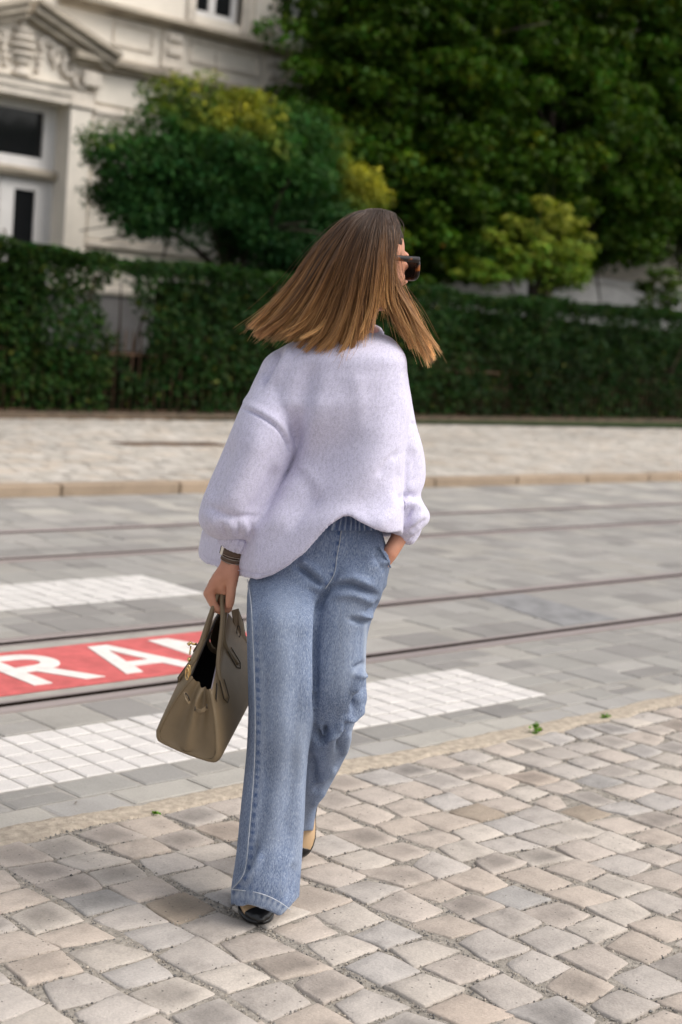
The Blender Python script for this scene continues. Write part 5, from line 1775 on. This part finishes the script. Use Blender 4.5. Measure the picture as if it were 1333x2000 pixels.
# ---------------------------------------------------------------- hair
def hair_mat():
    m, N, L, B = new_mat('balayage_hair')
    hi = N.new('ShaderNodeHairInfo')
    rnd = hi.outputs['Random']
    tint = attr_node(N, 'strand_tone').outputs['Fac']
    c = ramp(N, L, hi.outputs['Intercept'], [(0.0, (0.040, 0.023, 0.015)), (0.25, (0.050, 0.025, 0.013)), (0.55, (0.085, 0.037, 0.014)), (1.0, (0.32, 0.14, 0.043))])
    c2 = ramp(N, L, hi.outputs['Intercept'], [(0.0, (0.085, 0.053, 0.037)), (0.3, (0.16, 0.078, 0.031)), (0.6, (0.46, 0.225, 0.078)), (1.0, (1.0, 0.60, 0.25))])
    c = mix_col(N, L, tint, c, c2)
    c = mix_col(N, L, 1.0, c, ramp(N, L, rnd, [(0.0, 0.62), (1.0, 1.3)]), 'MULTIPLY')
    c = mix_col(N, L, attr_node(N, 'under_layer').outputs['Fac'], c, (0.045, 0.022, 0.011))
    L.new(c, B.inputs['Base Color'])
    B.inputs['Roughness'].default_value = 0.42
    B.inputs['Specular IOR Level'].default_value = 0.45
    B.inputs['Anisotropic'].default_value = 0.6
    return m
M['hair'] = hair_mat()
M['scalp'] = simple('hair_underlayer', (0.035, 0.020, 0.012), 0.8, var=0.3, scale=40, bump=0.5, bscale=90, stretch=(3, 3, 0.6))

# guide locks from the parting outwards: left outline ... face
GUIDES = [
    [(716, 412, .19), (672, 432, .16), (618, 484, .15), (566, 556, .165), (526, 602, .19), (497, 631, .215)],
    [(720, 410, .16), (680, 432, .125), (630, 488, .105), (584, 560, .115), (546, 610, .14), (512, 648, .165)],
    [(724, 409, .14), (688, 434, .09), (645, 498, .07), (606, 570, .075), (572, 622, .095), (536, 656, .115)],
    [(728, 409, .125), (698, 440, .07), (662, 510, .045), (632, 580, .055), (604, 628, .07), (576, 652, .085)],
    [(732, 409, .12), (709, 445, .058), (682, 517, .035), (657, 588, .042), (634, 645, .055), (610, 676, .066)],
    [(737, 409, .115), (721, 450, .055), (702, 522, .032), (685, 594, .04), (664, 655, .052), (642, 690, .06)],
    [(742, 409, .115), (733, 452, .055), (722, 524, .034), (711, 596, .042), (697, 660, .055), (690, 704, .062)],
    [(747, 410, .12), (745, 453, .06), (739, 526, .04), (727, 594, .05), (716, 630, .06), (708, 648, .066)],
    [(753, 411, .13), (757, 452, .072), (758, 522, .055), (756, 585, .062), (764, 620, .07), (776, 645, .08)],
    [(758, 413, .145), (765, 452, .09), (763, 515, .076), (768, 575, .080), (786, 625, .09), (806, 664, .10)],
    [(765, 415, .16), (768, 450, .115), (760, 506, .098), (770, 560, .096), (802, 625, .105), (828, 682, .115)],
    [(770, 418, .17), (776, 446, .135), (765, 496, .12), (776, 552, .110), (812, 622, .115), (839, 688, .125)],
]
NG = len(GUIDES)
NPT = 24
GD = np.stack([catmull(np.array(g, float), NPT) for g in GUIDES])   # (guides, NPT, 3): picture position and depth
S_ = np.linspace(0, 1, NPT)[None, :, None]
def along(t):
    t = np.clip(t, 0, NG - 1 - 1e-6)
    i = np.minimum(t.astype(int), NG - 2)
    f = (t - i)[:, None, None]
    return GD[i] * (1 - f) + GD[i + 1] * f
def hair_set(n, r, d0, d1, locks, wide=0.34, pull=.72, tmin=0.0, tmax=NG - 1.0, lenj=.05, bend=1.0, fly=0.0, cut=1.0, under=0.0):
    """strands gathered in locks: each lock has its own path, depth, length and tone"""
    tc = np.linspace(tmin, tmax, locks) + r.normal(0, .5 * (tmax - tmin) / locks, locks)
    ci = r.integers(0, locks, n)
    t = np.clip(tc[ci] + r.normal(0, wide, n), tmin, tmax)
    own, lock = along(t), along(tc)
    edge = (.3 + .7 * np.clip(tc / 3.0, 0, 1)) * (.35 + .65 * np.clip((NG - 1 - tc) / 1.5, 0, 1))
    off = r.normal(0, 1, (locks, 1, 3)) * np.array([5.0, 4.0, .004]) * bend * edge[:, None, None]
    sway = r.normal(0, 1, (locks, 1, 3)) * np.array([3.5, 2.0, .006]) * bend * edge[:, None, None]
    lock = lock + off * S_ ** 1.6 + sway * np.sin(S_ * np.pi)
    lock[:, :, 2] += r.uniform(d0, d1, (locks, 1)) * np.clip(S_[:, :, 0] * 3, .2, 1)
    w_ = pull * S_ ** 1.1
    out = own * (1 - w_) + lock[ci] * w_
    out[:, :, 2] = own[:, :, 2] * (1 - w_[:, :, 0]) + lock[ci][:, :, 2] * w_[:, :, 0]
    out = out + r.normal(0, 1, (n, 1, 3)) * np.array([1.3, .8, .0035]) + r.normal(0, 1, (n, 1, 3)) * np.array([2.4, 1.5, .004]) * S_ ** 1.5
    out = out + r.normal(0, 1, (n, 1, 3)) * np.array([1.6, .9, .003]) * np.sin(S_ * np.pi * r.uniform(1, 2.4, (n, 1, 1)))
    if fly:
        out = out + r.normal(0, 1, (n, 1, 3)) * np.array([fly, fly * .7, .02]) * S_ ** 1.5 + r.normal(0, 1, (n, 1, 3)) * np.array([fly * .5, fly * .35, .01]) * np.sin(S_ * np.pi * r.uniform(.8, 2.2, (n, 1, 1)))
    ln = np.clip(cut * r.normal(1.0, lenj, locks)[ci] * r.normal(1.0, .035, n), .5, 1.05) * (1 - .37 * np.exp(-((t - 7.55) / .72) ** 4))
    u = np.linspace(0, 1, NPT)[None, :] * ln[:, None] * (NPT - 1)
    k = np.minimum(u.astype(int), NPT - 2); fr = (u - k)[:, :, None]
    rows = np.arange(n)[:, None]
    out = out[rows, k] * (1 - fr) + out[rows, k + 1] * fr
    P = out.reshape(-1, 3)
    rr = RT[None] * ((P[:, :1] - CX) / F_PX) - UP[None] * ((P[:, 1:2] - CY) / F_PX) + FW[None]
    W = CAM + rr * ((D0 + P[:, 2]) / (rr @ VIEW))[:, None]
    tone = np.clip(r.beta(.5, .95, locks)[ci] * .95 + r.normal(0, .13, n) + .22 * np.clip((t - 7.5) / 3, 0, 1), 0, 1)
    thin = (np.abs(t - 8.5) < .8) & (r.random(n) < .55)
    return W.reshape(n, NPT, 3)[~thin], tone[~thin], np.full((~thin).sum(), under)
r = np.random.default_rng(77)
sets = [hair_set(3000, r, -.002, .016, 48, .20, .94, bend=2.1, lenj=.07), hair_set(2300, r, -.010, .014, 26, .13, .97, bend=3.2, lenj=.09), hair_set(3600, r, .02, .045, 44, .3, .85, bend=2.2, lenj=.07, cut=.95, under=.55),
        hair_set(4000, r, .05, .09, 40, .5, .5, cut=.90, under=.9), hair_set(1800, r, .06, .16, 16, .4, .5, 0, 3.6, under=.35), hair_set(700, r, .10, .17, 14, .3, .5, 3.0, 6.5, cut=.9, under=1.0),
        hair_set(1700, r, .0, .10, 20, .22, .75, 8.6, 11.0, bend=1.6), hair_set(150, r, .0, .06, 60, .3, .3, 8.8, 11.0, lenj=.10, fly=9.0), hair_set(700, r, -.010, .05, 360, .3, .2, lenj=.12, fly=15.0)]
HW = np.concatenate([s[0] for s in sets]); TN = np.concatenate([s[1] for s in sets]); UN = np.concatenate([s[2] for s in sets])
hc = bpy.data.hair_curves.new('hair')
hc.add_curves([NPT] * len(HW))
hc.attributes['position'].data.foreach_set('vector', HW.astype(np.float32).ravel())
ra = hc.attributes.get('radius') or hc.attributes.new('radius', 'FLOAT', 'POINT')
prof = np.interp(np.linspace(0, 1, NPT), [0, .1, .8, 1], [.7, 1, 1, .35])
rad = (0.00046 * prof[None, :] * np.random.default_rng(1).uniform(.7, 1.35, len(HW))[:, None]).astype(np.float32)
rad[-480:] *= 0.65
ra.data.foreach_set('value', rad.ravel())
ta = hc.attributes.new('strand_tone', 'FLOAT', 'CURVE')
ta.data.foreach_set('value', TN.astype(np.float32))
ta = hc.attributes.new('under_layer', 'FLOAT', 'CURVE')
ta.data.foreach_set('value', UN.astype(np.float32))
hair = link('hair', hc, woman, M['hair'])
# underlayer: a cap over the skull and the inner mass of the bob
g = Geo()
gs = Geo().sphere((0, 0, 0), (1, 1, 1), 24, 16)
V = np.array(gs.V)
cap = [hp(-.014, 0, .029) + HF * v[0] * .0965 + HS * v[1] * .0765 + HU * v[2] * .0885 for v in V]
cap = [p if not ((p - HC) @ HF > .028 + max(0.0, (p - HC) @ HU - .03) * .7 and (p - HC) @ HU < .098) else HC + (p - HC) * .72 for p in cap]
g.add(cap, gs.F)
V, F = loft([(470, 648, 762, .165, .07), (520, 612, 764, .165, .078), (570, 580, 750, .165, .075), (610, 560, 735, .17, .06), (632, 560, 716, .17, .035)], 16, 28, 2.1)
g.add(V, F)
g.obj('hair_underlayer', M['scalp'], hair, True)

# ================================================================ the handbag, hanging from her right hand
bag = empty('handbag', atb(360, 1478, .1), 'open taupe leather handbag with two handles and gold turn lock in her hand', 'handbag')
NBF, NBB = atb(299, 1450, .10), atb(424, 1499, .04)
NTF, NTB = atb(373, 1322, .09), atb(413, 1348, .055)
FBB, FTB, FTF = atb(524, 1312, .345), atb(446, 1196, .335), atb(428, 1196, .345)
FBF = FBB + (NBF - NBB) * 0.98
def lerp(a, b, t):
    return a * (1 - t) + b * t
def bag_section(t, inset=0.0):
    """outer wall points from front top, down, across the bottom, up to back top"""
    fb, bb, bt, ft = lerp(NBF, FBF, t), lerp(NBB, FBB, t), lerp(NTB, FTB, t), lerp(NTF, FTF, t)
    up_ = (bt + ft) / 2 - (fb + bb) / 2; up_ /= np.linalg.norm(up_)
    acr = bb - fb; acr /= np.linalg.norm(acr)
    fb, bb = fb + acr * inset + up_ * inset, bb - acr * inset + up_ * inset
    ft, bt = ft + acr * inset * .6, bt - acr * inset * .6
    rc = 0.020
    bul = 0.008 * math.sin(math.pi * min(1, max(0, t)))
    pts = []
    for q in np.linspace(0, 1, 10)[:-1]:
        p = lerp(ft, fb + up_ * rc, q)
        pts.append(p - acr * (bul + .006) * math.sin(math.pi * q))
    pts += [fb + up_ * rc, fb + up_ * rc * .38 + acr * rc * .15, fb + acr * rc * .38 + up_ * rc * .12, fb + acr * rc]
    for q in np.linspace(0, 1, 6)[1:-1]:
        pts.append(lerp(fb + acr * rc, bb - acr * rc, q) - up_ * .003 * math.sin(math.pi * q))
    pts += [bb - acr * rc, bb - acr * rc * .38 + up_ * rc * .12, bb + up_ * rc * .38 - acr * rc * .15, bb + up_ * rc]
    for q in np.linspace(0, 1, 10)[1:]:
        p = lerp(bb + up_ * rc, bt, q)
        pts.append(p + acr * (bul + .005) * math.sin(math.pi * q))
    return np.array(pts)
ts = np.concatenate([[0, .012, .035, .07], np.linspace(.12, .88, 10), [.93, .965, .988, 1]])
def end_round(t):
    e = 0.0
    for q, m_ in ((t, 0), (1 - t, 1)):
        if q < .07:
            e = max(e, .012 * (1 - math.sqrt(max(0, 1 - ((.07 - q) / .07) ** 2))))
    return e
secs = [bag_section(t, end_round(t)) for t in ts]
ns = len(secs[0])
V = np.concatenate(secs)
F = [(k * ns + i, k * ns + i + 1, (k + 1) * ns + i + 1, (k + 1) * ns + i) for k in range(len(ts) - 1) for i in range(ns - 1)]
body_ = obj('bag_body', V, F, M['taupe_leather'], bag)
sd_ = body_.modifiers.new('thickness', 'SOLIDIFY'); sd_.thickness = 0.003; sd_.offset = -1
# gusset: soft end wall folded inwards between the front and the back
def gusset(sec, inward, name):
    c = sec
    half = ns // 2
    L_ = c[:half]; Rr = c[::-1][:half]
    rows = []
    nx = 17
    for k in range(half):
        a, b = L_[k], Rr[k]
        q = k / (half - 1)
        w_ = np.linalg.norm(b - a)
        row = []
        for j in range(nx):
            s = j / (nx - 1)
            p = lerp(a, b, s)
            # pleat: inward at the thirds, a pinched ridge in the middle
            ridge = math.exp(-((s - .50) / .10) ** 2)
            vall = math.exp(-((s - .30) / .10) ** 2) + math.exp(-((s - .70) / .10) ** 2)
            amp = (1 - q) ** 0.8
            off = .020 * math.sin(math.pi * s) * amp * .6 - .030 * ridge * amp * (q > .0) + .011 * vall * amp
            drop = 0.022 * math.sin(math.pi * s) * (1 - q) ** 3
            row.append(p + inward * off - (lerp(c[0], c[-1], .5) - lerp(c[half - 1], c[half], .5)) / .2 * drop)
        rows.append(row)
    V = np.array(rows).reshape(-1, 3)
    F = [(k * nx + j, k * nx + j + 1, (k + 1) * nx + j + 1, (k + 1) * nx + j) for k in range(half - 1) for j in range(nx - 1)]
    o = obj(name, V, F, M['taupe_leather'], bag)
    sm = o.modifiers.new('smooth', 'SUBSURF'); sm.levels = 1; sm.render_levels = 1
    return o
LAX = (FBB - NBB); LAX /= np.linalg.norm(LAX)
gusset(secs[0], LAX, 'gusset')
gusset(secs[-1], -LAX, 'gusset')
# dark inside
V = np.concatenate([bag_section(t, .005) * 1.0 for t in np.linspace(.03, .97, 8)])
V = V + LAX * 0
F = [(k * ns + i, (k + 1) * ns + i, (k + 1) * ns + i + 1, k * ns + i + 1) for k in range(7) for i in range(1, ns - 2)]
obj('lining', V, F, M['bag_lining'], bag)
UPB = (NTB + NTF) / 2 - (NBB + NBF) / 2; UPB /= np.linalg.norm(UPB)
ACR = NBB - NBF; ACR /= np.linalg.norm(ACR)
NB_ = np.cross(LAX, (FTB + NTB) / 2 - (FBB + NBB) / 2); NB_ /= np.linalg.norm(NB_)
if NB_ @ ACR < 0: NB_ = -NB_                       # outward normal of the back wall
NF_ = np.cross(LAX, (FTF + NTF) / 2 - (FBF + NBF) / 2); NF_ /= np.linalg.norm(NF_)
if NF_ @ ACR > 0: NF_ = -NF_
def back(l, h, lift=0.004):
    """point on the back wall: l along from the near end, h up from the bottom (0..1)"""
    return lerp(lerp(NBB, FBB, l), lerp(NTB, FTB, l), h) + NB_ * (lift + .012 * math.sin(math.pi * h))
def front(l, h, lift=0.004):
    return lerp(lerp(NBF, FBF, l), lerp(NTF, FTF, l), h) + NF_ * (lift + .012 * math.sin(math.pi * h))
# edge piping
for f_, nm in ((lambda t: lerp(NTB, FTB, t) + UPB * .001, 'zip_tape'), (lambda t: lerp(NTF, FTF, t) + UPB * .001, 'bag_edge')):
    V, F = tube_geo([f_(t) for t in np.linspace(0.01, .99, 12)], .0030, 6, True, .6)
    obj('top_edge', V, F, M[nm], bag)
for sec, dl in ((secs[2], 0), ):
    q = sec[8:-8]
    V, F = tube_geo(sec[4:] * 1.0, .0013, 5)
    obj('end_seam', V, F, M['bag_edge'], bag)
# rolled handles
GRIP = atb(433, 1158, .215)
def handle(face, l0, l1, h0, grip):
    a, b = face(l0, h0), face(l1, h0)
    a2, b2 = face(l0 + .02, 1.0, .008), face(l1 - .02, 1.0, .008)
    up1 = lerp(a2, grip, .55) + UPB * .012
    up2 = lerp(b2, grip, .55) + UPB * .016
    pts = catmull([a, a2, up1, grip - LAX * .012, grip + LAX * .012, up2, b2, b], 44)
    V, F = tube_geo(pts, np.interp(np.linspace(0, 1, 44), [0, .12, .3, .7, .88, 1], [.0065, .0062, .0056, .0056, .0062, .0065]), 10)
    h = obj('handle', V, F, M['taupe_leather'], bag)
    for p, q in ((a, a2), (b, b2)):
        d = p - q; d /= np.linalg.norm(d)
        sdv = np.cross(d, NB_); sdv /= np.linalg.norm(sdv)
        m = [p + sdv * (.0095 * s_) - d * .045 for s_ in (-1, 1)] + [p + sdv * .0115, p + d * .012, p - sdv * .0115]
        g = Geo()
        nn = NB_ if face is back else NF_
        Vv = [x - nn * .003 for x in m] + [x + nn * .0022 for x in m]
        k = len(m)
        order_ = [0, 1, 2, 3, 4]
        g.add(Vv, [tuple(order_[::-1]), tuple(i + k for i in order_)] + [(i, (i + 1) % k, k + (i + 1) % k, k + i) for i in range(k)])
        g.obj('handle_tab', M['taupe_leather'], h)
        e = m[1:] + [m[0]]
        V2, F2 = tube_geo(np.array([x + nn * .0026 for x in (m[1], m[2], m[3], m[4], m[0])]), .0011, 5)
        obj('tab_edge', V2, F2, M['bag_edge'], h)
    return h
handle(back, .23, .62, .62, GRIP + RT * .006)
handle(front, .23, .62, .66, GRIP - RT * .006 + VIEW * .006)
# flap thrown back behind, with its slot
fl = [atb(452, 1192, .33), atb(464, 1189, .34), atb(474, 1216, .335), atb(481, 1262, .31), atb(486, 1320, .27), atb(470, 1285, .285), atb(460, 1240, .31)]
Vv = fl + [p + NB_ * .003 for p in fl]
g = Geo().add(Vv, [tuple(range(7))[::-1], tuple(range(7, 14))] + [(i, (i + 1) % 7, 7 + (i + 1) % 7, 7 + i) for i in range(7)])
flp = g.obj('flap', M['taupe_leather'], bag)
V, F = tube_geo([p + NB_ * .002 for p in (fl[1], fl[2], fl[3], fl[4])], .0016, 5)
obj('flap_edge', V, F, M['bag_edge'], flp)
q = [atb(466.5 + 3.5 * math.cos(t), 1234 + 12 * math.sin(t), .300) for t in np.linspace(0, 2 * np.pi, 18)]
V, F = tube_geo(q, .0011, 5, False)
obj('slot', V, F, M['bag_edge'], flp)
# strap ends and slits on the near end
def strap(pts, wd, name='strap', side=None, edge=True):
    P = catmull(np.array(pts), 14)
    V, F = tube_geo(P, wd, 8, True, .18, side)
    s_ = obj(name, V, F, M['taupe_leather'], bag)
    return s_
strap([atb(362, 1352, .055), atb(366, 1366, .045), atb(371, 1374, .047)], .0055, 'strap_end', LAX)
strap([atb(381, 1386, .038), atb(390, 1389, .030), atb(398, 1387, .030), atb(404, 1382, .033)], .0050, 'strap_end', UPB)
V, F = tube_geo([atb(363, 1353, .050), atb(368, 1360, .044), atb(371, 1368, .044)], .0016, 5); obj('slit', V, F, M['bag_edge'], bag)
V, F = tube_geo([atb(381, 1388, .033), atb(382, 1380, .032)], .0014, 5); obj('slit', V, F, M['bag_edge'], bag)
V, F = tube_geo([atb(405, 1384, .030), atb(404, 1375, .030)], .0014, 5); obj('slit', V, F, M['bag_edge'], bag)
for (a, b) in (((417, 1361), (428, 1346)),):
    mid_ = back(.06, .93, .003)
    V, F = tube_geo([back(.03, .84, .004), back(.10, .90, .005), back(.14, .93, .004)], .0016, 5); obj('slit', V, F, M['bag_edge'], bag)
    V, F = tube_geo([back(.045, .80, .003), back(.115, .86, .004), back(.15, .90, .003)], .0034, 6, True, .4); obj('strap_end', V, F, M['taupe_leather'], bag)
# gold turn lock, plates and keyring on the front edge
lk = empty('turn_lock', front(.42, .90))
lk.parent = bag
lk.location = Vector(front(.42, .90)) - bag.location
c = atb(377, 1258, .18)
g = Geo(); g.tube([c + RT * .010, c, c - RT * .006 + UP * .004], [.0035, .003, .003], 8); g.tube([c - RT * .012 - UP * .002 , c - RT * .004 + UP * .005], [.0045, .0035], 8)
g.obj('turn_knob', M['gold'], lk, True)
g = Geo(); g.tube([atb(373, 1262, .18), atb(371, 1278, .165)], .0022, 6); g.sphere(atb(370, 1288, .16), (.005, .005, .006), 8, 6)
g.obj('lock_plate', M['gold'], lk, True)
g = Geo()
for dx, dy in ((0, 0), (3, -6)):
    q = [atb(366 + dx + 3.0 * math.cos(t), 1316 + dy + 12 * math.sin(t), .088 - .004 * math.cos(t)) for t in np.linspace(0, 2 * np.pi, 22)]
    g.tube(q, .0014, 6, False)
g.obj('key_ring', M['gold'], lk, True)
g = Geo(); g.box(-1, 1, -1, 1, -1, 1)
V = [atb(371, 1308, .088) + RT * v[0] * .003 + UP * v[1] * .011 + FW * v[2] * .002 for v in np.array(g.V)]
obj('lock_plate', V, g.F, M['gold'], lk, False)
# finger ring
q = [atb(421, 1180, .2) for t in (0,)]

# ---------------------------------------------------------------- small plants and litter
M['sprig'] = leaf_mat('sprig_leaf', 0.5, 0.3)
def sprig(px, py, n, h, label, seed, size=0.022, group='weeds sprouting from the road edge'):
    r = np.random.default_rng(seed)
    b = ground(px, py)
    t = empty('weed', b, label, 'weed', group)
    g = Geo()
    Q, Cc = [], []
    for k in range(n):
        d = r.normal(0, .5, 3); d[2] = 1.1; d /= np.linalg.norm(d)
        e = b + d * h * r.uniform(.5, 1)
        g.tube([b + np.array([0, 0, -.006]), (b + e) / 2 + r.normal(0, .002, 3), e], [.0012, .001, .0006], 5)
        P = np.array([lerp(b, e, q) for q in r.uniform(.35, 1.05, 6)]) + r.normal(0, .006, (6, 3))
        P[:, 2] = np.maximum(P[:, 2], .006)
        Q.append(leaves(P, size, r, .6, .55)); Cc.append(vary((.12, .26, .03), 6, r, .15, .3))
    g.obj('stalk', M['sprig'], t); set_attr(t.children[0].data, 'leaf_colour', np.tile((.12, .2, .04), (len(t.children[0].data.vertices), 1)))
    me = quads_mesh('leaf', np.concatenate(Q))
    set_attr(me, 'leaf_colour', np.repeat(np.concatenate(Cc), 4, axis=0))
    tag(link('foliage', me, t, M['sprig']), kind='stuff')
sprig(1050, 1434, 5, .05, 'bright green weed sprouting at the edge of the mortar strip', 1)
sprig(1184, 1404, 4, .028, 'small dull weed beyond the bright green one on the mortar strip', 2, .016)
sprig(302, 1592, 2, .010, 'tiny mossy weed where the mortar strip meets the setts left of the bag', 3, .012)
r = np.random.default_rng(12)
p = ground(147, 1572) + np.array([0, 0, .004])
Q = leaves(np.array([p, p + [.006, .004, .002]]), .016, r, 2, .7)
me = quads_mesh('fallen_leaf', Q); set_attr(me, 'leaf_colour', np.tile((.12, .05, .02), (8, 1)))
tag(link('fallen_leaf', me, None, M['leaf']), 'small curled brown leaf on the grey road blocks', 'leaf')
